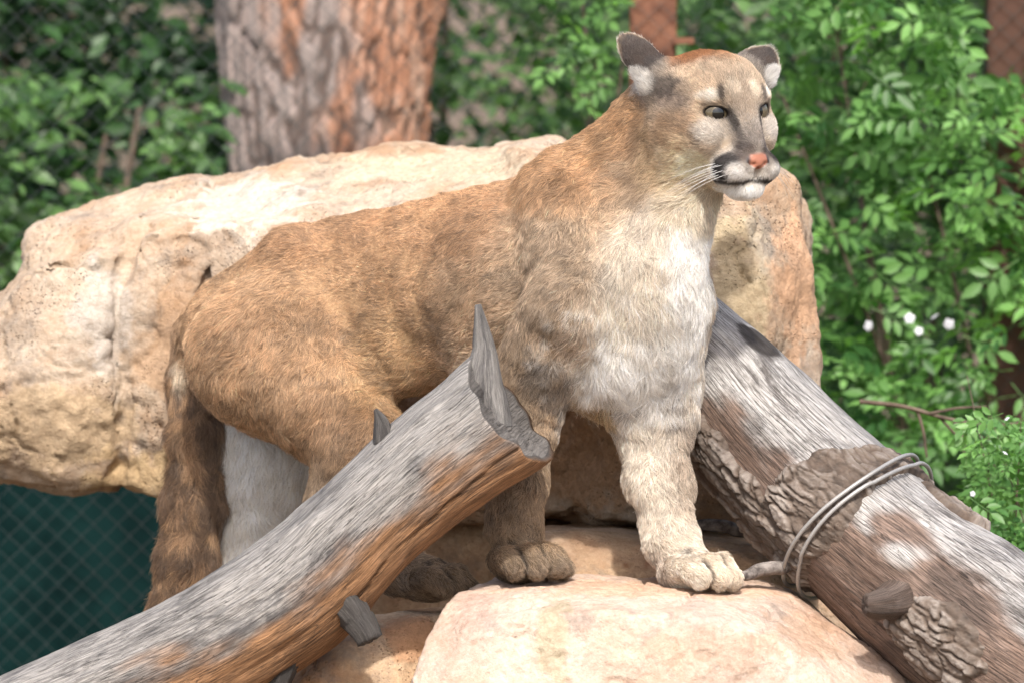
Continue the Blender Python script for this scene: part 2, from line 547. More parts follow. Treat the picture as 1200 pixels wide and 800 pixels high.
# forelegs: faint bars inside
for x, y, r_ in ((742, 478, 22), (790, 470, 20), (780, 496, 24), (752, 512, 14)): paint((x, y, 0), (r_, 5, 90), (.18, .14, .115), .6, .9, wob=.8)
paint((748, 540, -10), (26, 60, 60), (.72, .64, .54), .8, .7)
paint((800, 560, 0), (22, 70, 60), (.46, .34, .24), .5, .7)
paint((618, 668, -70), (62, 26, 70), (.25, .185, .125), .85, .6)
paint((500, 690, 20), (80, 40, 80), (.27, .19, .115), .6, .7)
paint((600, 590, -30), (50, 70, 70), (.30, .205, .125), .6, .8)
paint((840, 668, -70), (40, 30, 60), (.70, .60, .48), .8, .6)
paint((772, 668, -40), (24, 24, 60), (.55, .46, .38), .7, .6)
# hindquarters: white behind, dark streaks on tail
paint((214, 436, 330), (9, 18, 60), (.78, .66, .50), .8, .8, wob=.4, ln=12)
intail = np.min([pd(q, verts.astype(np.float32)) for q in PR if q.kind == 'cap' and q.col == BRN], axis=0)
tm = sm((8 - intail) / 6) * (pv[:, 1] > 430)
rearw = 0 * pv[:, 0] + sm((pv[:, 1] - 470 - (pv[:, 0] - 262) * .8) / 16) * (pv[:, 0] > 245) * (pv[:, 2] > 250) * (pv[:, 1] < 700) * (1 - sm((14 - intail) / 8))
vc = vc * (1 - rearw[:, None]) + np.array((.95, .90, .82)) * rearw[:, None]
ts_ = sm((n_s + .05) / .4) * tm
vc = vc * (1 - ts_[:, None]) + np.array((.46, .28, .145)) * ts_[:, None]
tside = tm * sm((pv[:, 0] - 240) / 18) * .25
vc = vc * (1 - tside[:, None]) + np.array((.20, .14, .10)) * tside[:, None]
# dark hair between the toes, with groove shade painted in
for toes in TOES:
    ds = []
    for a_, b_ in toes:
        ba = b_ - a_; pa = verts - a_; h_ = np.clip(pa @ ba / (ba @ ba), -.3, 1.2)
        ds.append(np.linalg.norm(pa - h_[:, None] * ba, axis=1))
    ds = np.sort(np.array(ds), axis=0)
    m = sm((4.6 - (ds[1] - ds[0])) / 2.6) * sm((24 - ds[0]) / 4) * sm((ds[0] - 6) / 4) * .8
    vc = vc * (1 - m[:, None]) + np.array((.06, .045, .035)) * m[:, None]
    near = sm((26 - ds[0]) / 6)
    vl = vl * (1 - near) + 8.0 * near
# ---- face
paint((752, 195, -60), (16, 48, 70), (.36, .25, .16), .6, .8, wob=.3)  # neck shading behind the cheek ruff, painted into the coat
fo = dict(space='h', only=head)
paint((-30, 0, 64), (52, 42, 32), (.40, .175, .065), .95, .6, **fo)
paint((12, 0, 46), (26, 22, 22), (.50, .32, .18), .7, .7, **fo)
for s in (1, -1):
    paint((-5, s * 50, -30), (36, 30, 26), (.50, .34, .20), .8, .7, **fo)
    paint((-5, s * 50, -66), (46, 34, 28), (.80, .66, .46), .9, .6, **fo)
    paint((-40, s * 60, -50), (18, 30, 46), (.62, .46, .29), .7, .6, **fo)
    paint((-12, s * 52, 12), (34, 18, 14), (.32, .25, .20), .7, .7, **fo)
    paint((34, s * 24, 21), (17, 16, 9), (.84, .79, .70), .95, .6, **fo)
    paint((38, s * 38, -22), (22, 15, 16), (.66, .61, .55), .85, .6, **fo)
paint((50, 0, 4), (20, 13, 34), (.48, .38, .29), .8, .7, **fo)
paint((64, 0, -32), (20, 17, 17), (.24, .19, .16), .9, .7, **fo)
front = np.where(vn[:, 1] < -.05)[0]
def hit(x, y):
    """head-frame position of the skin seen at (x, y)"""
    q_ = front[(np.abs(pv[front, 0] - x) < 3) & (np.abs(pv[front, 1] - y) < 3)]
    return hl[q_[np.argmin(pv[q_, 2])]]
def mark(x, y, r, col, amt=.95, soft=.5, wob=.2, both=True, ln=None):
    h = hit(x, y)
    paint(h, r, col, amt, soft, space='h', wob=wob, only=head, ln=ln)
    if both: paint((h[0], -h[1], h[2]), r, col, amt, soft, space='h', wob=wob, only=head, ln=ln)
mark(815, 192, (24, 22, 18), (.95, .85, .64), .95, .8)
mark(800, 168, (14, 14, 7), (.72, .58, .40), .6, .9, .4)
mark(795, 140, (24, 24, 13), (.46, .31, .19), .6, .8)
mark(836, 151, (19, 19, 12), (.66, .60, .53), .85, 1.0, .35)
mark(858, 190, (22, 20, 16), (.34, .30, .27), .9, .5)
mark(873, 176, (13, 13, 12), (.13, .10, .09), .85, .7)
mark(844, 194, (15, 14, 17), (.018, .015, .014), 1, .45, .3)
mark(852, 183, (14, 12, 7), (.05, .042, .04), .9, .6, .3)
mark(865, 201, (11, 10, 8.5), (.84, .80, .75), .95, .9, .5)
mark(832, 114, (15, 15, 7.5), (.80, .74, .65), .85, .9, .4)
mark(863, 106, (10, 9, 10), (.72, .62, .50), .7, .7)
for x_, y_ in ((852, 133), (856, 136), (860, 141), (862, 148)): mark(x_, y_, (5, 5, 5), (.035, .028, .024), .85, .8)
mark(849, 110, (6, 4, 11), (.09, .065, .05), .9, .6)
paint((48, 0, -94), (40, 32, 14), (.86, .83, .78), 1, .4, **fo)
ml = np.abs(hl[:, 2] + 76 + np.abs(hl[:, 1]) * .12) + (hl[:, 0] < 34) * 50
mm = sm((3.8 - ml) / 2.5) * head * (hl[:, 0] > 20)
vc = vc * (1 - mm[:, None]) + np.array((.02, .014, .012)) * mm[:, None]
# eye rims and tear lines
for (ec, ed, s, sp) in EYES:
    el = np.array([(sp - HO) @ Fv, (sp - HO) @ Rv, (sp - HO) @ Uv])
    q_ = hl - el
    lat = q_[:, 1] * .93 - q_[:, 0] * s * .36
    dd = np.sqrt((lat / 17.0) ** 2 + ((q_[:, 2] - .8 - lat * s * .1) / 10.0) ** 2)
    m = sm((1.0 - dd) / .25 + .4) * (np.abs(q_[:, 0]) < 22) * head
    vc = vc * (1 - m[:, None]) + np.array((.018, .014, .012)) * m[:, None]
    vl = vl * (1 - m) + 1.2 * m
    t = np.clip((el[2] - 2 - hl[:, 2]) / 34, 0, 1)
    cx = s * (el[1] * s - 14 - t * 6)
    m = sm((5.0 - np.abs(hl[:, 1] - cx)) / 4) * (hl[:, 2] < el[2] + 3) * (hl[:, 2] > el[2] - 30) * (hl[:, 0] > 30) * .85 * (1 - t * .5)
    vc = vc * (1 - m[:, None]) + np.array((.05, .04, .035)) * m[:, None]
# nose leather
nd = np.linalg.norm((hl - np.array((79, 0, -56))) / np.array((13, 16.5, 11.5)), axis=1) + np.clip(-58 - hl[:, 2], 0, 30) * np.abs(hl[:, 1]) * .008
m = sm((1.0 - nd) / .14 + .5) * head
nosem = m
nc = np.where((np.abs(hl[:, 2] + 53 ) < 40)[:, None], np.array((.36, .15, .095)), 0)
rim = sm((np.abs(hl[:, 1]) - 9.5) / 4)
nc = nc * (1 - rim[:, None]) + np.array((.03, .02, .018)) * rim[:, None]
vc = vc * (1 - m[:, None]) + nc * m[:, None]
vl = vl * (1 - m)
# ears
earm = np.zeros(len(pv))
for i, (b, a1, a2, nn, Ln) in enumerate(EARS):
    q_ = pv - b
    u = q_ @ a1; v = q_ @ a2; n_ = q_ @ nn
    inside = (u > 4) & (np.abs(v) < 34) & (np.abs(n_) < 26) & (u < Ln * 1.2)
    e = sm((u - 6) / 10) * inside
    earm = np.maximum(earm, e)
    facing = np.stack([vn[:, 0], -vn[:, 2], vn[:, 1]], 1) @ nn
    colr = np.tile(np.array((.085, .066, .058)), (len(pv), 1))
    rimm = sm((np.sqrt((u / (Ln * 1.02)) ** 2 * .95 + (v / 20) ** 2 * .6) - .90) / .1)
    colr = colr * (1 - rimm[:, None]) + np.array((.50, .38, .27)) * rimm[:, None]
    inn = sm((facing + .1) / .4)
    colr = colr * (1 - inn[:, None]) + np.array((.70, .64, .56)) * inn[:, None]
    vc = vc * (1 - e[:, None]) + colr * e[:, None]
    vl = np.where(e > .3, np.where(inn > .5, 8, 5.0), vl)
paint((780, 104, -70), (20, 14, 40), (.09, .07, .06), .75, .7, wob=.5)
paint((752, 98, -62), (17, 15, 40), (.78, .74, .68), .9, .5, wob=.3, ln=11)
paint((903, 92, 0), (9, 13, 30), (.82, .79, .74), .9, .5, wob=.3, ln=9)

# face flow: away from the nose
hd_ = pv - H(95, 0, -45)
ff = np.stack([hd_[:, 0], hd_[:, 2], -hd_[:, 1]], 1); ff /= np.linalg.norm(ff, axis=1)[:, None] + 1e-6
wf = head * sm((hl[:, 0] + 60) / 50) * (1 - earm)
vf = vf * (1 - wf[:, None]) + ff * wf[:, None]
lenscale = np.ones(len(pv))

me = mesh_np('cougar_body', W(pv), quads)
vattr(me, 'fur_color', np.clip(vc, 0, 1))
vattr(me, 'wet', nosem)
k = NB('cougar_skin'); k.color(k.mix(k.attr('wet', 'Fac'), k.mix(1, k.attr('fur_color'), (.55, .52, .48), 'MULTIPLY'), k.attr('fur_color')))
rr = k.n('MapRange', ins={'Value': k.attr('wet', 'Fac'), 'To Min': .9, 'To Max': .38})
k.link(rr.outputs[0], k.b.inputs['Roughness'])
cz = k.coord()
k.bump(k.noise(cz, 260, 3), .35, .002)
SKIN = k.m
cougar = empty('cougar', W((640, 690, 60)))
tag(cougar, 'tan cougar with white chest standing on the pale boulder, looking aside', 'cougar')
body = obj('body', me, SKIN, cougar)

# ---- fur as hair strands
def make_fur():
    tri = np.concatenate([quads[:, [0, 1, 2]], quads[:, [0, 2, 3]]])
    a, b, c = verts[tri[:, 0]], verts[tri[:, 1]], verts[tri[:, 2]]
    area = np.linalg.norm(np.cross(b - a, c - a), axis=1) * .5
    tl = vl[tri].mean(1)
    tx = pv[tri[:, 0]]
    dens = np.where(tl < .6, 0, 1.0)
    hm = head[tri[:, 0]]
    dens = dens * (1 + 2.2 * hm * (tl < 12))
    dens *= np.where(vn[tri[:, 0]][:, 1] > .35, .35, 1.0)         # thinner on the far side
    wt = area * dens
    N = FUR_N
    cum = np.cumsum(wt); idx = np.searchsorted(cum, rng.random(N) * cum[-1])
    u = rng.random(N); v = rng.random(N); fl = u + v > 1; u[fl] = 1 - u[fl]; v[fl] = 1 - v[fl]
    def ip(arr):
        A, B, C = arr[tri[idx, 0]], arr[tri[idx, 1]], arr[tri[idx, 2]]
        if arr.ndim == 1: return A + (B - A) * u + (C - A) * v
        return A + (B - A) * u[:, None] + (C - A) * v[:, None]
    p = ip(verts); n = ip(vn); n /= np.linalg.norm(n, axis=1)[:, None]
    f = ip(vf); col = ip(vc); ln = ip(vl); hm = ip(head)
    # local swirl of the coat
    sw = np.stack([fbm(p / 30.0, 2, s) for s in (41, 43, 47)], 1) * .5 + np.stack([vnoise(p / 8.0, s) for s in (51, 53, 57)], 1) * .55
    f = f + sw * np.where(hm > .5, .45, 1.0)[:, None] + rng.normal(0, .22, (N, 3))
    t = f - n * (f * n).sum(1)[:, None]
    t /= np.linalg.norm(t, axis=1)[:, None] + 1e-6
    # clumps: tips lean to the centre of a small cell
    cell = np.where(ln > 16, 8.0, 5.0)
    ci = np.floor(p / cell[:, None])
    jit = np.stack([_hash(ci[:, 0].astype(int), ci[:, 1].astype(int), ci[:, 2].astype(int), s) for s in (1, 2, 3)], 1) * .35
    cc = (ci + .5 + jit) * cell[:, None]
    toc = cc - p; toc -= n * (toc * n).sum(1)[:, None]
    L = ln * (.65 + .6 * rng.random(N)) * (1 + .35 * vnoise(p / 15.0, 77))
    lift = .46 + .26 * rng.random(N) + .12 * vnoise(p / 12.0, 71)
    lift = np.where(hm > .5, lift * 1.25, lift)
    lift = np.where((p[:, 2] < -480) & (ln < 14), lift * 1.25, lift)
    S = np.array([0, .35, .7, 1.0])
    pts = np.empty((N, 4, 3))
    for i, s in enumerate(S):
        pts[:, i] = (p - n * 1.2 + t * (L * s * np.cos(lift * (1 - .5 * s)))[:, None]
                     + n * (L * np.sin(lift) * (s - .55 * s * s))[:, None]
                     + toc * (.55 * s * s * np.clip(L / 16, .15, 1))[:, None])
    q = np.stack([pts[..., 0], -pts[..., 2], pts[..., 1]], -1)
    wp = W(q.reshape(-1, 3)).astype(np.float32)
    hc = bpy.data.hair_curves.new('cougar_fur')
    hc.add_curves([4] * N)
    hc.attributes['position'].data.foreach_set('vector', wp.ravel())
    rad = np.tile(np.array([.00030, .00030, .00023, .00007], dtype=np.float32), N)
    rs = np.repeat(np.where(hm > .5, .62, 1.0), 4) * np.repeat(.75 + .5 * rng.random(N), 4)
    ra = hc.attributes.get('radius') or hc.attributes.new('radius', 'FLOAT', 'POINT')
    ra.data.foreach_set('value', (rad * rs).astype(np.float32))
    br = np.exp(rng.normal(0, .24, N) + .16 * vnoise(p / 6.0, 131) + .12 * vnoise(p / 17.0, 137))[:, None]
    # agouti: some strands dark tipped on back, shoulders and legs
    dk = (rng.random(N) < .14 + .18 * vnoise(p / 20.0, 91)) & (col[:, 0] < .62) & (col[:, 0] > .15)
    br[dk] *= .45
    ca = hc.attributes.new('fur_color', 'FLOAT_COLOR', 'CURVE')
    cl = np.ones((N, 4), dtype=np.float32); cl[:, :3] = np.clip(col * br, 0, .93)
    ca.data.foreach_set('color', cl.ravel())
    return hc
FUR_N = 760000
k = NB('cougar_fur')
hi = k.n('HairInfo')
fc = k.attr('fur_color')
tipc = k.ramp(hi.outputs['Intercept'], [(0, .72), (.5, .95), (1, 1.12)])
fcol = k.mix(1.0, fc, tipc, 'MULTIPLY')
k.t.nodes.remove(k.b)
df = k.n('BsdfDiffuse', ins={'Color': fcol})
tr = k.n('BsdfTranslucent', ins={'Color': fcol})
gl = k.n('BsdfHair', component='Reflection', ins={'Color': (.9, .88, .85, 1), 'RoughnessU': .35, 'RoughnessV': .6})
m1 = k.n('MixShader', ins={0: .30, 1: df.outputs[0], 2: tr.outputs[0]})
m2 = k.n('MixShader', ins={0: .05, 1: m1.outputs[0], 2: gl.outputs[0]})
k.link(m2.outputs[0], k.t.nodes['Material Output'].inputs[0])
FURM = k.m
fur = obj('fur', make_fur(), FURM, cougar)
tag(fur, kind='stuff')

# ---- eyes
def uv_sphere(name, r, seg=24, rings=16):
    bm = bmesh.new(); bmesh.ops.create_uvsphere(bm, u_segments=seg, v_segments=rings, radius=r)
    for f_ in bm.faces: f_.smooth = True
    m_ = bpy.data.meshes.new(name); bm.to_mesh(m_); bm.free(); return m_
EYEW = plain('eye_rim', (.03, .024, .02), .25, spec=.3)
kk = NB('eye_iris'); cc_ = kk.coord()
gr = kk.n('TexNoise', ins={'Vector': cc_, 'Scale': 900.0})
kk.color(kk.ramp(gr.outputs[0], [(.3, (.06, .048, .028)), (.7, (.15, .12, .075))]))
kk.b.inputs['Roughness'].default_value = .05; kk.b.inputs['Specular IOR Level'].default_value = .5
IRIS = kk.m
PUP = plain('eye_pupil', (.004, .004, .004), .05, spec=.7)
for (ec, ed, s, sp) in EYES:
    c_ = Vector(W(ec)); gaze = Fv * 1.0 + Rv * .30; gaze = gaze / np.linalg.norm(gaze)
    tgt = Vector(W(ec + gaze * 20)) - c_
    e = obj('eye', uv_sphere('eyeball', 17.0 * UNIT), EYEW)
    e.location = c_; e.rotation_euler = tgt.to_track_quat('Z', 'Y').to_euler()
    e.parent = cougar; e.matrix_parent_inverse = cougar.matrix_basis.inverted()
    for nm, ang, rad, mt in (('iris', 84, 17.25, IRIS), ('pupil', 25, 17.45, PUP)):
        bm = bmesh.new(); rings = 6; seg = 24; prev = None
        top = bm.verts.new((0, 0, rad * UNIT))
        for r_ in range(1, rings + 1):
            a_ = R(ang) * r_ / rings
            row = [bm.verts.new((rad * UNIT * math.sin(a_) * math.cos(2 * math.pi * j / seg), rad * UNIT * math.sin(a_) * math.sin(2 * math.pi * j / seg), rad * UNIT * math.cos(a_))) for j in range(seg)]
            for j in range(seg):
                if prev is None: bm.faces.new((top, row[j], row[(j + 1) % seg]))
                else: bm.faces.new((prev[j], row[j], row[(j + 1) % seg], prev[(j + 1) % seg]))
            prev = row
        for f_ in bm.faces: f_.smooth = True
        m_ = bpy.data.meshes.new(nm); bm.to_mesh(m_); bm.free()
        ch = obj(nm, m_, mt); ch.parent = e

# ---- whiskers and claws
def tube(name, pts, rads, seg=6):
    pts = np.asarray(pts, float); n_ = len(pts)
    if np.isscalar(rads): rads = [rads] * n_
    tg = np.gradient(pts, axis=0); tg /= np.linalg.norm(tg, axis=1)[:, None] + 1e-12
    ref = np.array([0, 0, 1.0]) if abs(tg[0, 2]) < .9 else np.array([1.0, 0, 0])
    V = []; nrm = np.cross(tg[0], ref)
    for i in range(n_):
        nrm = nrm - tg[i] * (nrm @ tg[i]); nrm /= np.linalg.norm(nrm) + 1e-12
        bn = np.cross(tg[i], nrm)
        for j in range(seg):
            a_ = 2 * math.pi * j / seg
            V.append(pts[i] + rads[i] * (nrm * math.cos(a_) + bn * math.sin(a_)))
    F = [(i * seg + j, i * seg + (j + 1) % seg, (i + 1) * seg + (j + 1) % seg, (i + 1) * seg + j) for i in range(n_ - 1) for j in range(seg)]
    m_ = mesh_np(name, V, F)
    return m_
WHK = plain('whisker', (.85, .84, .82), .4)
for s in (1, -1):
    for i in range(9):
        r0 = np.array(H(52 + 8 * (i % 3), s * (40 - 3 * (i % 3)), -58 - 6 * (i // 3)))
        L_ = 45 + 22 * random.random()
        dv = hv(-.55 - .25 * random.random(), s * (.75 + .2 * random.random()), -.25 - .25 * random.random() + .1 * (i // 3 == 0))
        pts = [r0 + dv * L_ * t_ + np.array([0, 10 * t_ * t_, 0]) for t_ in np.linspace(0, 1, 7)]
        obj('whisker', tube('whisker', W(np.array(pts)), list(np.linspace(.00042, .0001, 7)), 4), WHK, cougar)
    for i in range(3):
        r0 = np.array(H(40, s * (26 + 4 * i), 19))
        dv = hv(.2, s * (.6 + .1 * i), .8)
        pts = [r0 + dv * 22 * t_ for t_ in np.linspace(0, 1, 5)]
        obj('eyebrow_whisker', tube('eyebrow_whisker', W(np.array(pts)), list(np.linspace(.0004, .0001, 5)), 4), WHK, cougar)
# ================================================================== ground
kg = NB('soil'); cg = kg.coord()
kg.color(kg.ramp(kg.noise(cg, 6, 8, .7), [(.3, (.07, .05, .035)), (.55, (.16, .115, .075)), (.75, (.24, .18, .12))]))
kg.bump(kg.noise(cg, 40, 6), .6, .02)
gx, gy = np.meshgrid(np.concatenate([np.linspace(-220, -6, 12), np.linspace(-5, 5, 60), np.linspace(6, 220, 12)]),
                     np.concatenate([np.linspace(-60, -9, 8), np.linspace(-8, 8, 90), np.linspace(9, 320, 14)]))
gz = GROUND_Z + .02 * fbm(np.stack([gx.ravel() * 2, gy.ravel() * 2, gx.ravel() * 0], 1), 4, 3)
_s = np.clip((gy.ravel() - 1.5) / .8, 0, 1); gz = gz - .30 * _s * _s * (3 - 2 * _s)      # the bank drops towards the fence
gi = np.arange(gx.size).reshape(gx.shape)
gf = np.stack([gi[:-1, :-1], gi[:-1, 1:], gi[1:, 1:], gi[1:, :-1]], -1).reshape(-1, 4)
tag(obj('ground', mesh_np('ground', np.stack([gx.ravel(), gy.ravel(), gz], 1), gf), kg.m), kind='structure')

# ================================================================== rocks
def planes_of(pts):
    bm = bmesh.new()
    for p in pts: bm.verts.new(I(p).tolist())
    bmesh.ops.convex_hull(bm, input=bm.verts)
    bm.normal_update()
    cen = np.mean([I(p) for p in pts], axis=0)
    out = []
    for f in bm.faces:
        n = np.array(f.normal); o = n @ np.array(f.verts[0].co)
        if n @ cen > o: n, o = -n, -o
        if not any(abs(n @ m - 1) < 1e-3 and abs(o - oo) < 1 for m, oo in out): out.append((n, o))
    bm.free()
    return np.array([n for n, o in out], dtype=np.float32), np.array([o for n, o in out], dtype=np.float32), np.array([I(p) for p in pts])

def rock_material(name, stops, stain=(.30, .17, .07), stain_amt=.5, pits=.5):
    k = NB(name); c = k.coord()
    big = k.noise(c, 3.2, 5, .6, .4)
    col = k.ramp(big, stops)
    fine = k.noise(c, 90, 5, .7)
    col = k.mix(k.ramp(fine, [(.38, .0), (.62, .5)]), col, k.mix(1, col, (.62, .55, .47), 'MULTIPLY'))
    st = k.ramp(k.noise(k.mapping(c, (1, 1, 1), (5, 2, 1)), 5.5, 8, .72), [(.48, 0), (.66, stain_amt)])
    col = k.mix(st, col, stain)
    gst = k.ramp(k.noise(k.mapping(c, (1, 1, 1), (9, 4, 7)), 7, 8, .75), [(.53, 0), (.67, .6)])
    col = k.mix(gst, col, (.16, .14, .125))
    vo = k.n('TexVoronoi', ins={'Vector': k.mapping(c, (1, 1, 1), (3, 3, 3)), 'Scale': 150.0})
    pit = k.math('MULTIPLY', k.ramp(vo.outputs['Distance'], [(.10, 1), (.28, 0)]), k.ramp(k.noise(c, 9, 4), [(.48, 0), (.62, 1)]))
    col = k.mix(k.math('MULTIPLY', pit, pits), col, k.mix(1, col, (.45, .36, .28), 'MULTIPLY'))
    paintc = k.attr('stain'); paintf = k.attr('stain_amt', 'Fac')
    col = k.mix(paintf, col, k.mix(k.ramp(fine, [(.35, .0), (.65, .6)]), paintc, k.mix(1, paintc, (.5, .45, .4), 'MULTIPLY')))
    k.color(col)
    h = k.math('ADD', k.math('MULTIPLY', fine, .5), k.math('SUBTRACT', k.noise(c, 28, 8, .75), k.math('MULTIPLY', pit, pits)))
    k.bump(h, 1.0, .009)
    k.b.inputs['Roughness'].default_value = .88
    return k.m

def rock(name, chunks, mat, vox=5, rnd=16, kun=10, amp=9, seed=1, extra=None, stains=(), cracks=.5):
    P = [planes_of(c) for c in chunks]
    def f(p):
        d = None
        for n, o, _ in P:
            v = None
            for i in range(len(n)):
                t = p @ n[i] - o[i]
                v = t if v is None else smax(v, t, rnd)
            d = v if d is None else smin(d, v, kun)
        if extra is not None: d = extra(p, d)
        return d
    allp = np.concatenate([x[2] for x in P])
    lo, hi = allp.min(0) - 20, allp.max(0) + 20
    v, q = surface_nets(f, lo, hi, vox)
    n = np.zeros_like(v)
    fnn = np.cross(v[q[:, 2]] - v[q[:, 0]], v[q[:, 3]] - v[q[:, 1]])
    for k in range(4): np.add.at(n, q[:, k], fnn)
    n /= np.linalg.norm(n, axis=1)[:, None] + 1e-9
    lowf = fbm(v / 95.0, 3, seed)
    d = amp * lowf + amp * .45 * fbm(v / 30.0, 4, seed + 5, .55) 
    rough = sm((fbm(v / 60.0, 2, seed + 9) + .15) / .4)
    d += (.2 + rough) * amp * .30 * fbm(v / 10.0, 3, seed + 13, .6) + amp * .5 * np.minimum(0, fbm(v / 48.0, 3, seed + 15, .6, True) + .25)
    cr = np.abs(fbm(v / 120.0 + .35 * fbm(v / 40.0, 2, seed + 3)[:, None], 2, seed + 21))
    d -= cracks * amp * 1.2 * np.exp(-(cr / .022) ** 2)
    st_ = fbm(v / 70.0, 3, seed + 41); d += amp * .9 * (np.floor(st_ * 5) / 5 + .2 * sm((st_ * 5 - np.floor(st_ * 5) - .7) / .3))
    v = v + n * d[:, None]
    pvx = np.stack([v[:, 0], -v[:, 2], v[:, 1]], 1)
    me = mesh_np(name, W(pvx), q)
    sc = np.zeros((len(v), 3)); sa = np.zeros(len(v)); nn = fbm(v / 22.0, 4, seed + 30, .62)
    for c, r, colr, am in stains:
        m = sm((1 - np.linalg.norm((pvx - np.array(c)) / np.array(r), axis=1) + nn * .75) / .35) * am
        sc = sc * (1 - m[:, None]) + np.array(colr) * m[:, None]; sa = np.maximum(sa * (1 - m * .0), m)
    vattr(me, 'stain', sc / np.maximum(sa, 1e-3)[:, None]); vattr(me, 'stain_amt', sa)
    return obj(name, me, mat)

CREAM = [(.30, (.34, .22, .14)), (.44, (.48, .36, .255)), (.58, (.55, .455, .355)), (.72, (.36, .23, .15))]
ORNG = [(.28, (.42, .24, .13)), (.45, (.58, .40, .25)), (.62, (.68, .52, .37)), (.78, (.46, .28, .16))]
PALEP = [(.28, (.50, .34, .25)), (.45, (.60, .46, .37)), (.62, (.66, .545, .46)), (.78, (.50, .33, .24))]
m_big = rock_material('boulder_cream_stone', CREAM, (.36, .20, .10), .6, .9)
m_base = rock_material('boulder_orange_stone', ORNG, (.30, .15, .08), .5, .6)
m_front = rock_material('boulder_pale_stone', PALEP, (.46, .25, .15), .4, .12)

bigA = [(-170, 540, 520), (-60, 400, 470), (2, 368, 455), (34, 318, 470), (66, 300, 450), (112, 288, 440), (140, 300, 440),
        (-170, 560, 500), (-40, 540, 440), (50, 470, 398), (120, 450, 412), (-10, 440, 410), (60, 556, 440), (135, 572, 450),
        (-170, 540, 800), (40, 320, 800), (140, 300, 800), (-170, 545, 800), (140, 572, 800)]
bigA2 = [(33, 310, 545), (29, 268, 600), (60, 249, 610), (130, 236, 620), (230, 216, 640), (60, 292, 520), (140, 272, 480), (230, 262, 450), (60, 400, 560), (230, 500, 500),
         (40, 268, 880), (230, 216, 880), (40, 480, 880), (230, 560, 880)]
bigB = [(120, 245, 640), (150, 300, 440), (175, 270, 435), (135, 400, 440), (150, 470, 425), (230, 340, 412), (240, 480, 408), (140, 572, 440), (215, 596, 436), (330, 615, 440),
        (260, 206, 640), (370, 190, 640), (480, 171, 650), (650, 168, 650), (300, 262, 445), (430, 258, 430), (560, 255, 400), (680, 250, 330),
        (420, 480, 410), (430, 618, 420), (560, 615, 350), (640, 480, 320), (660, 600, 300),
        (260, 206, 950), (650, 168, 950), (330, 600, 950), (660, 620, 950)]
bigC = [(600, 180, 520), (640, 176, 560), (780, 176, 480), (870, 186, 380), (905, 194, 350), (930, 210, 330), (945, 270, 310), (957, 330, 300), (960, 400, 300), (955, 460, 300),
        (660, 260, 340), (760, 240, 250), (850, 225, 215), (900, 300, 215), (905, 420, 215), (700, 430, 240), (800, 420, 205), (640, 560, 300), (740, 575, 225), (860, 570, 200), (950, 560, 290),
        (700, 612, 260), (860, 610, 240), (940, 605, 320), (600, 180, 950), (930, 210, 900), (950, 600, 900), (600, 640, 950)]
def clefts(p, d):
    for pts, r_ in (([(168, 262, 470), (140, 330, 435), (132, 400, 430), (152, 470, 425), (128, 590, 450)], 9), ([(60, 395, 400), (30, 450, 400), (36, 500, 410)], 6),
                    ([(150, 520, 425), (190, 545, 420), (240, 560, 425)], 6), ([(300, 250, 450), (250, 300, 430), (238, 360, 415)], 7), ([(40, 330, 470), (90, 300, 448), (165, 268, 455), (240, 255, 470)], 7)):
        pts = [I(q_) for q_ in pts]
        for a_, b_ in zip(pts[:-1], pts[1:]):
            ba = b_ - a_; pa = p - a_; h_ = np.clip(pa @ ba / (ba @ ba), 0, 1)
            d = smax(d, r_ - np.linalg.norm(pa - h_[:, None] * ba, axis=1), 10)
    return d
big = rock('boulder', [bigA, bigA2, bigB, bigC], m_big, vox=4.5, rnd=5, kun=26, amp=11, seed=3, extra=clefts, stains=[
    ((60, 500, 400), (120, 60, 160), (.54, .40, .25), .8), ((210, 420, 400), (60, 90, 120), (.52, .33, .19), .6),
    ((190, 560, 420), (110, 40, 120), (.52, .37, .20), .85), ((120, 370, 400), (38, 70, 120), (.58, .53, .47), .6),
    ((255, 300, 420), (50, 45, 120), (.44, .36, .28), .55), ((285, 240, 500), (90, 50, 200), (.76, .70, .61), .5),
    ((865, 330, 200), (45, 90, 120), (.62, .50, .32), .8), ((895, 280, 200), (22, 55, 120), (.34, .31, .26), .6), ((940, 340, 260), (40, 110, 160), (.66, .40, .24), .75),
    ((690, 540, 260), (80, 70, 160), (.52, .32, .18), .8), ((540, 200, 600), (200, 30, 200), (.62, .52, .38), .7)])
tag(big, 'huge cream and ochre boulder behind the cougar, jutting over the fence', 'boulder')

under = rock('boulder', [[(330, 600, 470), (1010, 600, 330), (330, 600, 900), (1010, 600, 900), (300, 1060, 430), (1060, 1060, 250), (300, 1060, 950), (1060, 1060, 950), (700, 625, 330), (500, 640, 400)]],
             m_base, vox=9, rnd=30, amp=10, seed=11)
tag(under, 'brown rock base in the dark gap under the huge boulder', 'boulder')

ledge = rock('boulder', [[(590, 650, 250), (600, 632, 120), (640, 622, 95), (760, 628, 105), (880, 640, 110), (940, 660, 120), (590, 640, 330), (960, 625, 340), (640, 610, 380),
                          (560, 800, 120), (960, 800, 130), (540, 1060, 120), (980, 1060, 150), (520, 1060, 400), (980, 1060, 400), (640, 690, 40), (860, 700, 45)]],
             m_base, vox=5, rnd=14, amp=6, seed=17, stains=[((800, 660, 60), (70, 14, 100), (.34, .15, .08), .7), ((620, 640, 80), (40, 20, 100), (.60, .47, .35), .6)])
tag(ledge, 'reddish rock ledge behind the front paws of the cougar', 'boulder')

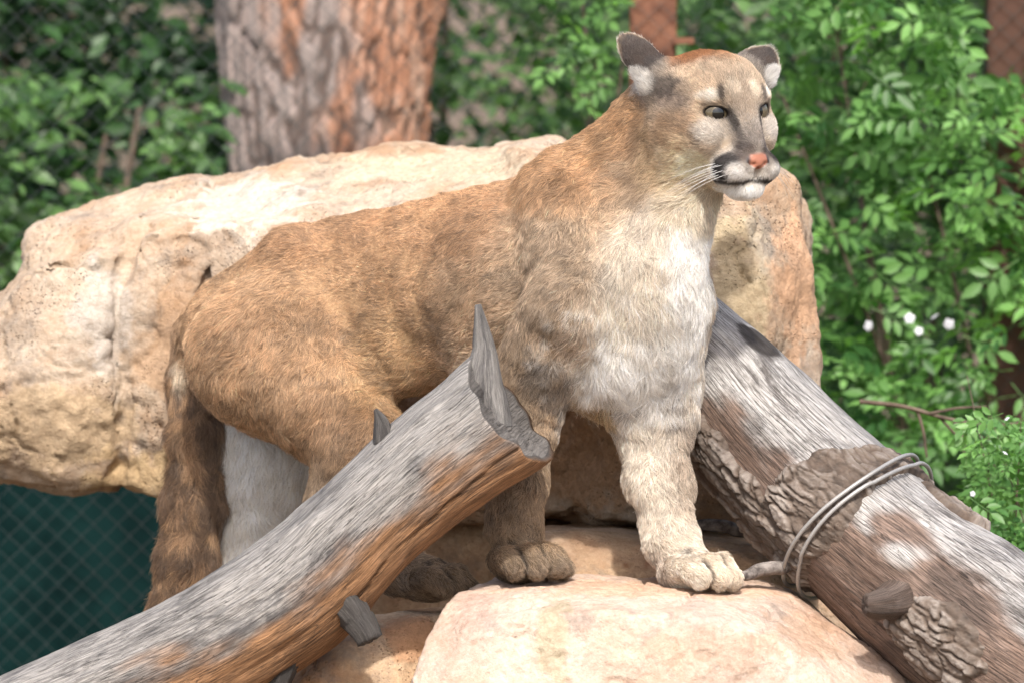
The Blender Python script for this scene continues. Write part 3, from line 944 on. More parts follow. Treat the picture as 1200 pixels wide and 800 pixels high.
front = rock('boulder', [[(528, 694, -120), (575, 682, -95), (620, 680, -70), (700, 680, -60), (760, 684, -60), (830, 690, -75), (900, 690, -40), (945, 705, -30), (1000, 742, -50), (1060, 792, -70),
                          (580, 674, 20), (700, 672, 40), (880, 676, 60), (930, 686, 70),
                          (500, 745, -170), (600, 720, -200), (760, 715, -215), (900, 740, -205), (470, 820, -215), (640, 810, -250), (880, 820, -250), (1020, 840, -190), (1080, 830, -110),
                          (440, 1060, -230), (700, 1060, -290), (1100, 1060, -230), (440, 1060, 40), (1120, 1060, 60)]],
             m_front, vox=4.5, rnd=5, amp=6, seed=23, cracks=.8, stains=[((650, 750, -220), (26, 60, 90), (.42, .38, .24), .6), ((760, 690, -80), (200, 14, 120), (.66, .42, .27), .55),
                                                              ((560, 720, -170), (30, 40, 90), (.52, .36, .30), .5), ((820, 760, -230), (110, 30, 90), (.56, .40, .29), .6), ((720, 780, -250), (60, 26, 90), (.50, .42, .34), .5), ((950, 740, -150), (50, 40, 120), (.50, .33, .22), .6)])
tag(front, 'pale pinkish boulder under the front paws of the cougar', 'boulder')

side = rock('boulder', [[(345, 770, -60), (400, 742, -90), (450, 728, -60), (520, 716, -20), (560, 712, 30), (420, 716, 60), (330, 775, 90), (540, 706, 140), (330, 770, 200),
                         (330, 850, -130), (470, 790, -120), (280, 1060, -140), (600, 1060, -110), (280, 1060, 200), (600, 1060, 200)]],
            m_base, vox=5, rnd=12, amp=7, seed=29, stains=[((480, 740, -60), (40, 40, 90), (.50, .24, .11), .6)])
tag(side, 'rough orange rock wedged under the leaning grey log', 'boulder')
rear = rock('boulder', [[(230, 772, 250), (370, 772, 250), (220, 772, 400), (380, 772, 400), (200, 1060, 230), (420, 1060, 230), (200, 1060, 430), (420, 1060, 430)]],
            m_base, vox=7, rnd=14, amp=5, seed=37)
tag(rear, 'low brown rock behind the leaning log carrying the hind foot', 'boulder')

# ================================================================== logs
def cat_rom(pts, n):
    pts = np.asarray(pts, float); m = len(pts)
    seg = np.linalg.norm(np.diff(pts[:, :3], axis=0), axis=1); cum = np.concatenate([[0], np.cumsum(seg)])
    t = np.linspace(0, cum[-1], n); out = np.empty((n, pts.shape[1]))
    tan = np.gradient(pts, cum, axis=0)
    i = np.clip(np.searchsorted(cum, t, side='right') - 1, 0, m - 2)
    h = (cum[i + 1] - cum[i])[:, None]; s = ((t - cum[i])[:, None]) / h
    out = ((2 * s ** 3 - 3 * s ** 2 + 1) * pts[i] + (s ** 3 - 2 * s ** 2 + s) * h * tan[i]
           + (-2 * s ** 3 + 3 * s ** 2) * pts[i + 1] + (s ** 3 - s ** 2) * h * tan[i + 1])
    return out, t

def vor2(a, b, seed=0, per=None):
    """F1, F2-F1 and cell id of a jittered grid"""
    ia, ib = np.floor(a).astype(int), np.floor(b).astype(int)
    f1 = np.full(len(a), 9.0); f2 = np.full(len(a), 9.0); cid_ = np.zeros(len(a))
    for da in (-1, 0, 1):
        for db in (-1, 0, 1):
            ja, jb = ia + da, ib + db
            jw = ja % per if per else ja
            x_ = ja + .5 + .42 * _hash(jw, jb, jw * 0, seed); y_ = jb + .5 + .42 * _hash(jw, jb, jw * 0 + 7, seed)
            dd = np.hypot(a - x_, b - y_)
            h_ = _hash(jw, jb, jw * 0 + 3, seed)
            n1 = dd < f1
            f2 = np.where(n1, f1, np.minimum(f2, dd)); cid_ = np.where(n1, h_, cid_); f1 = np.where(n1, dd, f1)
    return f1, f2 - f1, cid_

class Log:
    """a bent tapered trunk; surf(theta, t, off) gives points; theta 0 faces the sky, 90 the camera"""
    def __init__(self, axis, seed, oval=1.0):
        self.ax, self.t = cat_rom(axis, 260)
        self.seed = seed; self.len = self.t[-1]
        tg = np.gradient(self.ax[:, :3], axis=0); self.tg = tg / np.linalg.norm(tg, axis=1)[:, None]
    def frame(self, t):
        p = np.stack([np.interp(t, self.t, self.ax[:, i]) for i in range(4)], -1)
        tg = np.stack([np.interp(t, self.t, self.tg[:, i]) for i in range(3)], -1)
        tg /= np.linalg.norm(tg, axis=-1)[..., None]
        up = np.array([0, -1.0, 0]); up = up - tg * (tg @ up)[..., None]; up /= np.linalg.norm(up, axis=-1)[..., None]
        side = np.array([0, 0, -1.0]); side = side - tg * (tg @ side)[..., None] - up * (up @ side)[..., None]
        side /= np.linalg.norm(side, axis=-1)[..., None]
        return p, tg, up, side
    def lc(self, th, t): return np.stack([np.cos(th) * 70, np.sin(th) * 70, t], -1)
    def relief(self, th, t):
        l = self.lc(th, t)
        s = self.seed
        d = 5.0 * fbm(l / np.array([60, 60, 120.]), 3, s) + 2.6 * fbm(l / np.array([14, 14, 130.]), 3, s + 5) + 1.3 * fbm(l / np.array([4.5, 4.5, 70.]), 2, s + 8)
        return d
    def surf(self, th, t, off=0.0, relief=True):
        p, tg, up, side = self.frame(t)
        r = p[..., 3] + off + (self.relief(th, t) if relief else 0)
        return p[..., :3] + (up * np.cos(th)[..., None] + side * np.sin(th)[..., None]) * r[..., None]
    def mesh(self, name, nt, nth, cut=None, dig=None):
        T, TH = np.meshgrid(np.linspace(0, 1, nt), np.linspace(0, 2 * math.pi, nth, endpoint=False), indexing='ij')
        T0 = T.copy().ravel(); th = TH.ravel()
        tmax = self.len if cut is None else cut(th)
        t = T0 * tmax
        off = dig(th, t) if dig is not None else 0.0
        P_ = self.surf(th, t, off)
        V = W(P_)
        idx = np.arange(nt * nth).reshape(nt, nth)
        F = np.stack([idx[:-1], np.roll(idx[:-1], -1, 1), np.roll(idx[1:], -1, 1), idx[1:]], -1).reshape(-1, 4)[:, ::-1]
        return P_, V, F, th, t, idx

def add_wood_attr(me, L, th, t, extra=None, lc=None):
    a = me.attributes.new('lc', 'FLOAT_VECTOR', 'POINT')
    a.data.foreach_set('vector', ((L.lc(th, t) if lc is None else lc) * .0015).astype(np.float32).ravel())
    if extra is not None:
        for n_, v_ in extra.items(): vattr(me, n_, v_)

def wood_material(name, grey, warm, dark):
    k = NB(name)
    lc = k.n('Attribute', attribute_name='lc').outputs['Vector']
    st1 = k.noise(k.mapping(lc, (1, 1, .09)), 230, 9, .72, .15)
    st2 = k.noise(k.mapping(lc, (1, 1, .05)), 700, 4, .6)
    blot = k.noise(k.mapping(lc, (1, 1, .4), (3, 1, 4)), 13, 8, .7, .5)
    g = k.ramp(st1, [(.26, tuple(a * .15 + b * .85 for a, b in zip(dark, grey[0]))), (.45, tuple(a * .5 + b * .5 for a, b in zip(grey[0], grey[1]))), (.68, grey[1])])
    ln_ = k.noise(k.mapping(lc, (1, 1, .022), (1, 4, 2)), 560, 4, .55, .3)
    g = k.mix(k.ramp(ln_, [(.41, .7), (.48, 0)]), g, dark)
    g = k.mix(k.ramp(ln_, [(.56, 0), (.66, .22)]), g, tuple(min(.7, x * 1.35) for x in grey[1]))
    g = k.mix(k.ramp(blot, [(.50, 0), (.62, .8)]), g, dark)
    wv = k.ramp(st1, [(.32, tuple(c * .3 for c in warm)), (.5, warm), (.72, tuple(min(1, c * 1.5) for c in warm))])
    wf = k.attr('warm', 'Fac')
    wv = k.mix(k.ramp(ln_, [(.41, .6), (.48, 0)]), wv, tuple(x * .25 for x in warm))
    col = k.mix(wf, g, wv)
    dk = k.attr('dark', 'Fac')
    col = k.mix(dk, col, (.035, .028, .024))
    col = k.mix(k.ramp(st2, [(.35, .55), (.5, 0)]), col, k.mix(1, col, (.35, .32, .30), 'MULTIPLY'))
    ck = k.noise(k.mapping(lc, (1, 1, .035), (2, 7, 1)), 330, 3, .5, .6)
    ck = k.math('MULTIPLY', k.ramp(ck, [(.482, 0), (.5, 1), (.518, 0)]), k.ramp(k.noise(k.mapping(lc, (1, 1, .3)), 22, 4), [(.36, 0), (.52, 1)]))
    col = k.mix(k.math('MULTIPLY', ck, .9), col, (.03, .025, .022))
    k.color(col)
    k.bump(k.math('SUBTRACT', k.math('ADD', k.math('ADD', st1, ln_), k.math('MULTIPLY', st2, .8)), ck), .8, .004)
    k.b.inputs['Roughness'].default_value = .75
    return k.m
m_logL = wood_material('weathered_wood', ((.24, .222, .205), (.40, .375, .345)), (.33, .175, .085), (.085, .08, .08))
m_logR = wood_material('stripped_wood', ((.31, .29, .27), (.56, .535, .505)), (.20, .13, .095), (.07, .058, .052))

# ---- leaning grey log with a broken end
LA = [(-430, 1035, -150, 60), (-150, 925, -150, 64), (20, 858, -150, 68), (95, 828, -150, 70), (248, 757, -150, 73), (350, 692, -150, 74), (445, 603, -150, 69), (517, 541, -150, 71), (588, 489, -150, 72), (650, 440, -150, 70)]
LL = Log(LA, 101)
def tx(L, x): return np.interp(x, L.ax[:, 0], L.t)
t_end = tx(LL, 597)
def cutL(th):     # slanting broken end: longer towards the camera's right below
    c, s_ = np.cos(th), np.sin(th)
    return t_end - 21 * s_ + 6 * np.cos(2 * th + .4) + 2.5 * np.sin(7 * th) + 1.5 * np.sin(13 * th)
def digL(th, t):
    l = LL.lc(th, t)
    crack = np.exp(-((((th - 2.15 + .0006 * (t - t_end)) + .05 * vnoise(l / np.array([50, 50, 60.]), 7))) / .018) ** 2) * sm((t - (t_end - 330)) / 60) * 7
    flare = 5 * sm((t - (t_end - 60)) / 50)
    knot = 6 * np.exp(-(((th - .9) / .16) ** 2 + ((t - tx(LL, 400)) / 22) ** 2))
    return flare + knot - crack
P_, V, F, th, t, idx = LL.mesh('leaning_log', 420, 150, cutL, digL)
# broken end face: rings shrinking inwards, splintery and dished
rings = 10; last = P_[idx[-1]]; cen_ = last.mean(0); tgE = LL.tg[-1]
VV = [P_]; TH2 = [th]; T2 = [t]; Fc = [F]; prev = idx[-1]; base_n = len(P_)
the = th[idx[-1]]
for r_ in range(1, rings + 1):
    s_ = 1 - r_ / rings
    s_ = max(s_, .002)
    ring = cen_ + (last - cen_) * s_
    dish = -9 * (1 - s_ ** 2) + 5 * fbm(np.stack([np.cos(the) * s_ * 4, np.sin(the) * s_ * 4, the * 0 + 3], 1), 3, 5) * (r_ > 0)
    ring = ring + tgE * dish[:, None]
    cur = base_n + np.arange(150); base_n += 150
    VV.append(ring); TH2.append(the); T2.append(np.full(150, t_end + 5.0 * r_))
    Fc.append(np.stack([prev, np.roll(prev, -1), np.roll(cur, -1), cur], 1)[:, ::-1]); prev = cur
PA = np.concatenate(VV); th_a = np.concatenate(TH2); t_a = np.concatenate(T2); FA = np.concatenate(Fc)
log1 = empty('leaning_log', W((95, 828, -190)))
tag(log1, 'bare grey leaning log with a jagged broken end and upright splinter', 'log')
me = mesh_np('log_trunk', W(PA), FA)
lcL = LL.lc(th_a, t_a)
for r_ in range(1, rings + 1):
    sl = slice(len(P_) + (r_ - 1) * 150, len(P_) + r_ * 150)
    lcL[sl] = np.stack([np.cos(the) * 70 * (1 - r_ / rings), np.full(150, 900.), np.sin(the) * 70 * (1 - r_ / rings)], 1)
isend = np.zeros(len(PA)); isend[len(P_):] = 1
nl = fbm(LL.lc(th_a, t_a) / np.array([30, 30, 110.]), 4, 61)
thw = (th_a + .3) % (2 * math.pi) - .3
warm = sm((thw - 1.2 + nl * .9 - .25 * sm((t_a - tx(LL, 380)) / 150)) / .8) * sm((5.4 - thw) / .4) * (1 - isend)
darkv = .75 * sm((nl - .45) / .15) * sm((1.5 - np.abs(thw - .6)) / .5)
# the end face runs across the grain
add_wood_attr(me, LL, th_a, t_a, {'warm': warm, 'dark': np.clip(darkv + isend * .62, 0, 1)}, lcL)
obj('trunk', me, m_logL, log1)
def spike(name, pts, rads, parent, mat, L, seg=14, flat=1.0, wm=0.0, dk=0.0):
    a_, tt = cat_rom([(*p, r_) for p, r_ in zip(pts, rads)], 22)
    a_[:, 3] = np.maximum(a_[:, 3], .1)
    tg = np.gradient(a_[:, :3], axis=0); tg /= np.linalg.norm(tg, axis=1)[:, None]
    V_ = []
    for i in range(22):
        u_ = np.cross(tg[i], [0, 0, 1.0]); u_ /= np.linalg.norm(u_); w_ = np.cross(tg[i], u_)
        for j in range(seg):
            an = 2 * math.pi * j / seg
            rr_ = a_[i, 3] * (1 + .16 * _hash(np.array([j]), np.array([int(i / 7)]), np.array([3]), 5)[0])
            V_.append(a_[i, :3] + rr_ * (u_ * math.cos(an) + flat * w_ * math.sin(an)))
    F_ = [(i * seg + j, i * seg + (j + 1) % seg, (i + 1) * seg + (j + 1) % seg, (i + 1) * seg + j) for i in range(21) for j in range(seg)]
    for sc_ in (.6, .02):                                  # close the broken tip
        b0 = len(V_) - seg; ctr = np.mean(V_[21 * seg:22 * seg], axis=0)
        V_ += [ctr + (V_[21 * seg + j] - ctr) * sc_ + tg[21] * a_[21, 3] * (.12 if j % 3 else -.15) * (sc_ > .1) for j in range(seg)]
        F_ += [(b0 + j, b0 + (j + 1) % seg, b0 + seg + (j + 1) % seg, b0 + seg + j) for j in range(seg)]
    m_ = mesh_np(name, W(np.array(V_)), F_)
    n_ = len(V_)
    an = np.tile(np.arange(seg) * 2 * math.pi / seg, 24); tt = np.concatenate([tt, [tt[-1] + 3, tt[-1] + 6]])
    add_wood_attr(m_, L, an, np.repeat(tt, seg) + 700, {'warm': np.full(n_, wm), 'dark': np.full(n_, dk)})
    return obj(name, m_, mat, parent)
spike('splinter', [(566, 500, -156), (564, 450, -158), (567, 414, -158), (564, 384, -158), (560, 357, -157)], [32, 25, 15, 9, 3.5], log1, m_logL, LL, flat=.7)
spike('branch_stub', [(452, 535, -165), (449, 508, -168), (446, 492, -168), (440, 479, -168)], [15, 12, 8, 2], log1, m_logL, LL, dk=.5)
spike('branch_stub', [(385, 685, -175), (412, 716, -188), (428, 738, -194), (434, 750, -195)], [30, 21, 17, 15], log1, m_logL, LL, dk=.65)
spike('branch_stub', [(345, 730, -160), (335, 780, -170), (325, 806, -172)], [24, 14, 12], log1, m_logL, LL, dk=.8)

# ---- stripped log with bark patches and wire
RA = [(742, 355, 168, 62), (790, 400, 150, 71), (845, 452, 118, 77), (920, 536, 66, 85), (1000, 612, 10, 91), (1090, 690, -45, 96), (1230, 800, -115, 101), (1420, 935, -170, 106), (1560, 1040, -200, 108)]
LR = Log(RA, 211)
def txr(x): return np.interp(x, LR.ax[:, 0], LR.t)
def bark_mask(th, t):
    l = LR.lc(th, t); w_ = .35 * fbm(l / np.array([26, 26, 34.]), 4, 71)
    thn = (th + math.pi) % (2 * math.pi) - math.pi
    a_ = np.minimum(sm((thn - 1.62 + w_) / .12), sm((t - txr(830)) / 20) * sm((txr(1010) - t + w_ * 60) / 20))       # lower edge
    c_t = txr(1000) - 14 * (thn - .2)
    b_ = sm((1 - np.abs(t - c_t) / (26 + 34 * sm((thn + .1) / 1.3) + 50 * w_)) / .3) * sm((thn + 1.0) / .2)                                         # band at the wire
    e_ = sm((1 - np.hypot((thn - 1.75) / .55, (t - txr(1150)) / 75) + w_) / .25)
    f_ = sm((1 - np.hypot((thn + .15) / .22, (t - txr(1062)) / 62) + w_) / .25)
    return np.clip(np.maximum.reduce([a_, b_, e_, f_]), 0, 1)
def digR(th, t):
    thn = (th + math.pi) % (2 * math.pi) - math.pi
    kn = 16 * np.exp(-(((thn - 1.25) / .28) ** 2 + ((t - txr(1075)) / 34) ** 2)) + 10 * np.exp(-(((thn - .2) / .6) ** 2 + ((t - txr(1140)) / 60) ** 2))
    split = 7 * np.exp(-(((thn - .55 - .002 * (t - txr(1045))) / .045) ** 2)) * sm(1 - np.abs(t - txr(1060)) / 60)
    return kn - split
P_, V, F, th, t, idx = LR.mesh('fallen_log', 420, 170, None, digR)
log2 = empty('fallen_log', W((1090, 690, -45)))
tag(log2, 'thick pale log with peeling bark, bound with grey cable, beside the boulder', 'log')
me = mesh_np('fallen_log_trunk', V, F)
nl = fbm(LR.lc(th, t) / np.array([40, 40, 120.]), 4, 81)
thn = (th + math.pi) % (2 * math.pi) - math.pi
warm = sm((thn - .95 + nl * .9) / .4) * .9
warm = np.maximum(warm, .9 * sm((1 - np.hypot((thn - .95) / .45, (t - txr(1062)) / 55) + nl) / .4))
dark = .9 * sm((1 - np.hypot((thn - .12) / .27, (t - txr(852)) / 27) + nl) / .3) + .5 * sm((nl - .35) / .2)
add_wood_attr(me, LR, th, t, {'warm': np.clip(warm, 0, 1), 'dark': np.clip(dark, 0, .9)})
obj('trunk', me, m_logR, log2)
# bark: its own shell, plates split by fissures, edges diving under the wood
T, TH = np.meshgrid(np.linspace(txr(800), txr(1290), 520), np.linspace(-math.pi, math.pi, 420), indexing='ij')
tb, thb = T.ravel(), TH.ravel()
mk = bark_mask(thb, tb)
wp_ = .35 * np.stack([fbm(np.stack([np.cos(thb) * 4, np.sin(thb) * 4, tb / 40], 1), 3, s) for s in (5, 6)])
f1, ed, ci_ = vor2((thb / (2 * math.pi) + .5) * 52 + wp_[0] * 2.2, tb / 42.0 + wp_[1] * 2, 3, 52)
f1b, edb, cib = vor2((thb / (2 * math.pi) + .5) * 110 + wp_[1] * 4, tb / 16.0 + wp_[0] * 3, 9, 110)
plate = sm(ed / .28) * (3.0 + 3.0 * ci_) + sm(edb / .3) * (.9 + .9 * cib) + 1.0 * fbm(np.stack([np.cos(thb) * 18, np.sin(thb) * 18, tb / 5.0], 1), 3, 8)
off = digR(thb, tb) + mk * (5.0 + plate) - 3.0 * (1 - mk)
Pb = LR.surf(thb, tb, off)
ib = np.arange(520 * 420).reshape(520, 420)
Fb = np.stack([ib[:-1, :-1], ib[:-1, 1:], ib[1:, 1:], ib[1:, :-1]], -1).reshape(-1, 4)[:, ::-1]
keep = (mk[Fb] > .02).any(1)
Fb = Fb[keep]; us, inv = np.unique(Fb, return_inverse=True)
kb = NB('bark'); lc = kb.n('Attribute', attribute_name='lc').outputs['Vector']
pl = kb.attr('plate', 'Fac')
cb = kb.ramp(pl, [(.0, (.04, .03, .024)), (.4, (.15, .118, .095)), (1, (.31, .27, .235))])
cb = kb.mix(kb.ramp(kb.noise(lc, 60, 6, .7), [(.42, 0), (.65, .6)]), cb, (.13, .09, .065))
kb.color(cb); kb.bump(kb.noise(lc, 320, 5, .7), .8, .004)
me = mesh_np('bark', W(Pb[us]), inv.reshape(-1, 4))
add_wood_attr(me, LR, thb[us], tb[us], {'plate': np.clip(plate[us] / 7 + .12, 0, 1)})
obj('bark', me, kb.m, log2)
spike('branch_stub', [(1062, 700, -120), (1040, 706, -150), (1022, 708, -165), (1014, 708, -168)], [30, 20, 15, 12], log2, m_logR, LR, wm=.8, dk=.35)

# cable tied round that log
kc = NB('steel_cable'); cc_ = kc.n('Attribute', attribute_name='cu').outputs['Fac']
kc.color(kc.ramp(kc.n('TexWave', ins={'Vector': kc.n('CombineXYZ', ins={'X': cc_}).outputs[0], 'Scale': 60.0}).outputs[1], [(.2, (.22, .21, .20)), (.7, (.46, .45, .43))]))
kc.b.inputs['Roughness'].default_value = .5; kc.b.inputs['Metallic'].default_value = .3
cable = empty('wire_tie', W((960, 670, -40)))
tag(cable, 'grey steel cable looped twice round the pale log', 'cable')
for t0_, tilt, ph in ((txr(997), 20, -.2), (txr(1012), 8, .15)):
    a_ = np.linspace(0, 2 * math.pi, 120)
    tt = t0_ + tilt * np.cos(a_ - .5 + ph) + 3 * np.sin(3 * a_ + ph)
    an = (a_ + math.pi) % (2 * math.pi) - math.pi
    pp = LR.surf(a_, tt, 11.5 + 9 * np.maximum(0, bark_mask(an, tt) - .6), False)
    m_ = tube('cable_loop', W(pp), .0036, 8)
    vattr(m_, 'cu', np.repeat(np.arange(120) * .05, 8))
    obj('cable_loop', m_, kc.m, cable)

# loose sticks by the paw
kst = NB('stick_wood'); cs = kst.coord()
kst.color(kst.ramp(kst.noise(kst.mapping(cs, (1, 1, 1)), 60, 6), [(.35, (.06, .05, .045)), (.6, (.24, .21, .19))])); kst.bump(kst.noise(cs, 120), .6, .004)
def stick(name, pts, rads, label, cat='stick'):
    a_, _ = cat_rom([(*p, r_) for p, r_ in zip(pts, rads)], 26)
    a_[:, :3] += np.stack([vnoise(np.stack([np.arange(26) / 4., np.arange(26) * 0, np.arange(26) * 0 + s], 1), s) for s in (3, 4, 5)], 1) * 1.6
    o = obj(name, tube(name, W(a_[:, :3]), list(a_[:, 3] * .0015), 9), kst.m)
    return tag(o, label, cat)
stick('stick', [(866, 676, -52), (890, 668, -40), (915, 664, -28), (946, 656, -10)], [5, 8, 8, 6], 'short grey stick lying beside the front paw of the cougar')
stick('stick', [(798, 612, 180), (840, 616, 170), (880, 622, 165), (905, 626, 168)], [5, 8, 7, 4], 'dark stick in the gap between ledge and log')
# ================================================================== fence
FD = 1700                                   # metres behind the cougar: 2.55
kr = NB('rusty_steel'); cr_ = kr.coord()
kr.color(kr.ramp(kr.noise(cr_, 14, 8, .7), [(.3, (.07, .03, .02)), (.55, (.20, .09, .055)), (.75, (.28, .145, .095))]))
kr.bump(kr.noise(cr_, 120), .4, .003); kr.b.inputs['Roughness'].default_value = .8
m_rust = kr.m
m_wire = plain('galvanised_wire', (.06, .07, .07), .7, .2)
fy = W((600, 400, FD))[1]
FZ = GROUND_Z - .30
fence = empty('chain_link_fence', (0, fy, FZ))
tag(fence, 'chain link fence with rusty brown steel posts behind the boulder', 'fence')
def box(name, lo, hi, mat, parent, bev=.006):
    bm = bmesh.new(); bmesh.ops.create_cube(bm, size=1)
    for v in bm.verts:
        v.co = Vector([lo[i] if v.co[i] < 0 else hi[i] for i in range(3)])
    bmesh.ops.bevel(bm, geom=bm.edges[:], offset=bev, segments=2, affect='EDGES')
    m_ = bpy.data.meshes.new(name); bm.to_mesh(m_); bm.free()
    return obj(name, m_, mat, parent)
FT = GROUND_Z + 2.5
def fx(px): return W((px, 300, FD))[0]
m_rust_shade = plain('shaded_rust', (.085, .04, .028), .7)  # same rust in a darker colour, shade painted onto the right post
for x0, x1 in ((-430, -380), (738, 792), (1156, 1216)):
    box('post', (fx(x0), fy + .01, FZ - .1), (fx(x1), fy + .11, FT), m_rust_shade if x0 > 1000 else m_rust, fence)
for z in (FT - .06,):
    box('rail', (fx(-430), fy + .015, z), (fx(1230), fy + .055, z + .05), m_rust, fence)
for zpx in (48,):
    zz = W((800, zpx, FD))[2]
    box('hinge_bracket', (fx(788), fy - .012, zz - .008), (fx(812), fy + .008, zz + .008), m_rust, fence, .002)
DG = .056
nseg = int(2.72 / (DG / 2))
zz_pts = np.array([((DG / 4 + .0012) * (1 if i % 2 else -1), .0016 * (1 if i % 2 else -1), i * DG / 2) for i in range(nseg + 1)])
wm = tube('wire', zz_pts, .0011, 5)
wm.materials.append(m_wire)
nw = int((fx(1226) - fx(-430)) / (DG / 2))
for i in range(nw):
    o = bpy.data.objects.new('wire', wm); COL.objects.link(o); o.parent = fence
    xx = fx(-430) + (i + .5) * DG / 2
    if i % 2: o.rotation_euler = (0, 0, math.pi)
    o.location = (xx, 0, .06)
# dark shade cloth hung on the lower fence
ks = NB('shade_cloth'); cs = ks.coord()
ks.color(ks.ramp(ks.noise(cs, 7, 6), [(.3, (.003, .012, .012)), (.7, (.006, .024, .023))]))
ks.b.inputs['Roughness'].default_value = 1.0; ks.b.inputs['Specular IOR Level'].default_value = .05
nx_, nz_ = 160, 40
sx, sz = np.meshgrid(np.linspace(fx(-420), fx(735), nx_), np.linspace(0, 1, nz_), indexing='ij')
ztop = W((0, 500, FD))[2]
sv = np.stack([sx.ravel(), fy + .07 + .018 * np.sin(sx.ravel() * 9) + .012 * fbm(np.stack([sx.ravel() * 5, sz.ravel() * 4, sx.ravel() * 0], 1), 3, 5),
               FZ + .02 + sz.ravel() * (ztop - FZ) - .02 * np.abs(np.sin(sx.ravel() * 3.2)) * sz.ravel()], 1)
si = np.arange(nx_ * nz_).reshape(nx_, nz_)
sf = np.stack([si[:-1, :-1], si[1:, :-1], si[1:, 1:], si[:-1, 1:]], -1).reshape(-1, 4)
cl = obj('shade_cloth', mesh_np('shade_cloth', sv, sf), ks.m)
tag(cl, 'dark teal shade cloth hung along the lower fence', 'cloth')

# ================================================================== leaves
def leaf_mat(name, c0, c1, trans=.35):
    k = NB(name)
    v = k.attr('tint', 'Fac')
    oi = k.n('ObjectInfo').outputs['Random']
    g = k.ramp(k.math('FRACT', k.math('ADD', v, oi)), [(0, c0), (.85, c1), (1, tuple(min(1, x * 1.35) for x in c1))])
    k.color(g); k.b.inputs['Roughness'].default_value = .45; k.b.inputs['Specular IOR Level'].default_value = .4
    tr = k.n('BsdfTranslucent', ins={'Color': k.mix(1, g, (1.25, 1.45, .7), 'MULTIPLY')})
    mx = k.n('MixShader', ins={0: trans, 1: k.b.outputs[0], 2: tr.outputs[0]})
    k.link(mx.outputs[0], k.t.nodes['Material Output'].inputs[0])
    return k.m
# a leaflet: folded, pointed oval, unit length along +x, face up +z
LV = np.array([(0, 0, 0), (.28, .20, .05), (.60, .21, .03), (1, 0, -.10), (.60, -.21, .03), (.28, -.20, .05), (.28, 0, -.02), (.60, 0, -.03)])
LF = np.array([(0, 6, 1, 1), (6, 7, 2, 1), (7, 3, 2, 2), (0, 5, 6, 6), (5, 4, 7, 6), (4, 3, 7, 7)])
def compound(n=5):
    V, F = [], []
    spots = [(1.0, 0, 0)] + [(x, s * .1, s * a) for x, a in ((.62, .85), (.22, 1.05))[: (n - 1) // 2] for s in (1, -1)]
    for x, y, a in spots:
        c, s = math.cos(a), math.sin(a)
        m = np.array([(c, -s, 0), (s, c, 0), (0, 0, 1)])
        sc = .95 if a == 0 else .8
        F.append(LF + len(V) * 8); V.append((LV * sc) @ m.T + np.array((x, y, -.06 * x * x)))
    st = np.array([(-.5, -.018, -.02), (-.5, .018, -.02), (1.0, .01, -.05), (1.0, -.01, -.05)])
    F.append(np.array([[0, 1, 2, 3]]) + len(V) * 8); V.append(st)
    V = np.concatenate(V); V[:, 0] -= .55
    return V, np.concatenate(F)
CV, CF = compound(5)
def tri_quads(F):           # quads with a repeated last index -> separate triangles mesh via mixed list
    return F
def mixed_mesh(name, V, F):
    """F quads where a triangle repeats its last index"""
    tri = F[F[:, 2] == F[:, 3]][:, :3]; qd = F[F[:, 2] != F[:, 3]]
    me = bpy.data.meshes.new(name)
    me.vertices.add(len(V)); me.vertices.foreach_set('co', np.asarray(V, np.float32).ravel())
    lp = np.concatenate([tri.ravel(), qd.ravel()]).astype(np.int32)
    me.loops.add(len(lp)); me.loops.foreach_set('vertex_index', lp)
    me.polygons.add(len(tri) + len(qd))
    me.polygons.foreach_set('loop_start', np.concatenate([np.arange(len(tri)) * 3, len(tri) * 3 + np.arange(len(qd)) * 4]).astype(np.int32))
    me.polygons.foreach_set('loop_total', np.concatenate([np.full(len(tri), 3), np.full(len(qd), 4)]).astype(np.int32))
    me.polygons.foreach_set('use_smooth', np.ones(len(tri) + len(qd), dtype=bool))
    me.update(calc_edges=True)
    return me
def rot_from(xdir, zdir):
    x = xdir / (np.linalg.norm(xdir, axis=1)[:, None] + 1e-9)
    z = zdir - x * (zdir * x).sum(1)[:, None]; z /= np.linalg.norm(z, axis=1)[:, None] + 1e-9
    return np.stack([x, np.cross(z, x), z], -1)
def scatter(name, P, X, Z, S, TV, TF, mat, parent=None):
    M = rot_from(X, Z)
    V = np.einsum('nij,vj->nvi', M, TV) * S[:, None, None] + P[:, None, :]
    n, v = len(P), len(TV)
    F = (TF[None] + (np.arange(n) * v)[:, None, None]).reshape(-1, 4)
    me = mixed_mesh(name, V.reshape(-1, 3), F)
    vattr(me, 'tint', np.repeat(rng.random(n), v))
    return obj(name, me, mat, parent)
def leaf_dirs(n, droop=.35, face=(0, -.55, .8)):
    a = rng.random(n) * 2 * math.pi
    X = np.stack([np.cos(a), np.sin(a) * .7, -droop + rng.normal(0, .35, n)], 1)
    Z = np.array(face) + rng.normal(0, .45, (n, 3))
    return X, Z
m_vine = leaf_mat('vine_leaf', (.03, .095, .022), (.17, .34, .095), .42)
m_leaf_shade = leaf_mat('leaf_dark_shade', (.010, .032, .010), (.038, .095, .028), .3)  # leaf green darkened so the colour itself carries the background shade
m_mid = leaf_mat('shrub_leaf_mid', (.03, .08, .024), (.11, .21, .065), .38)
m_light = leaf_mat('shrub_leaf_light', (.06, .16, .04), (.16, .32, .09), .4)
kt = NB('branch_bark'); ct = kt.coord()
kt.color(kt.ramp(kt.noise(ct, 40, 6), [(.3, (.05, .035, .025)), (.7, (.16, .12, .09))]))
m_branch = kt.m

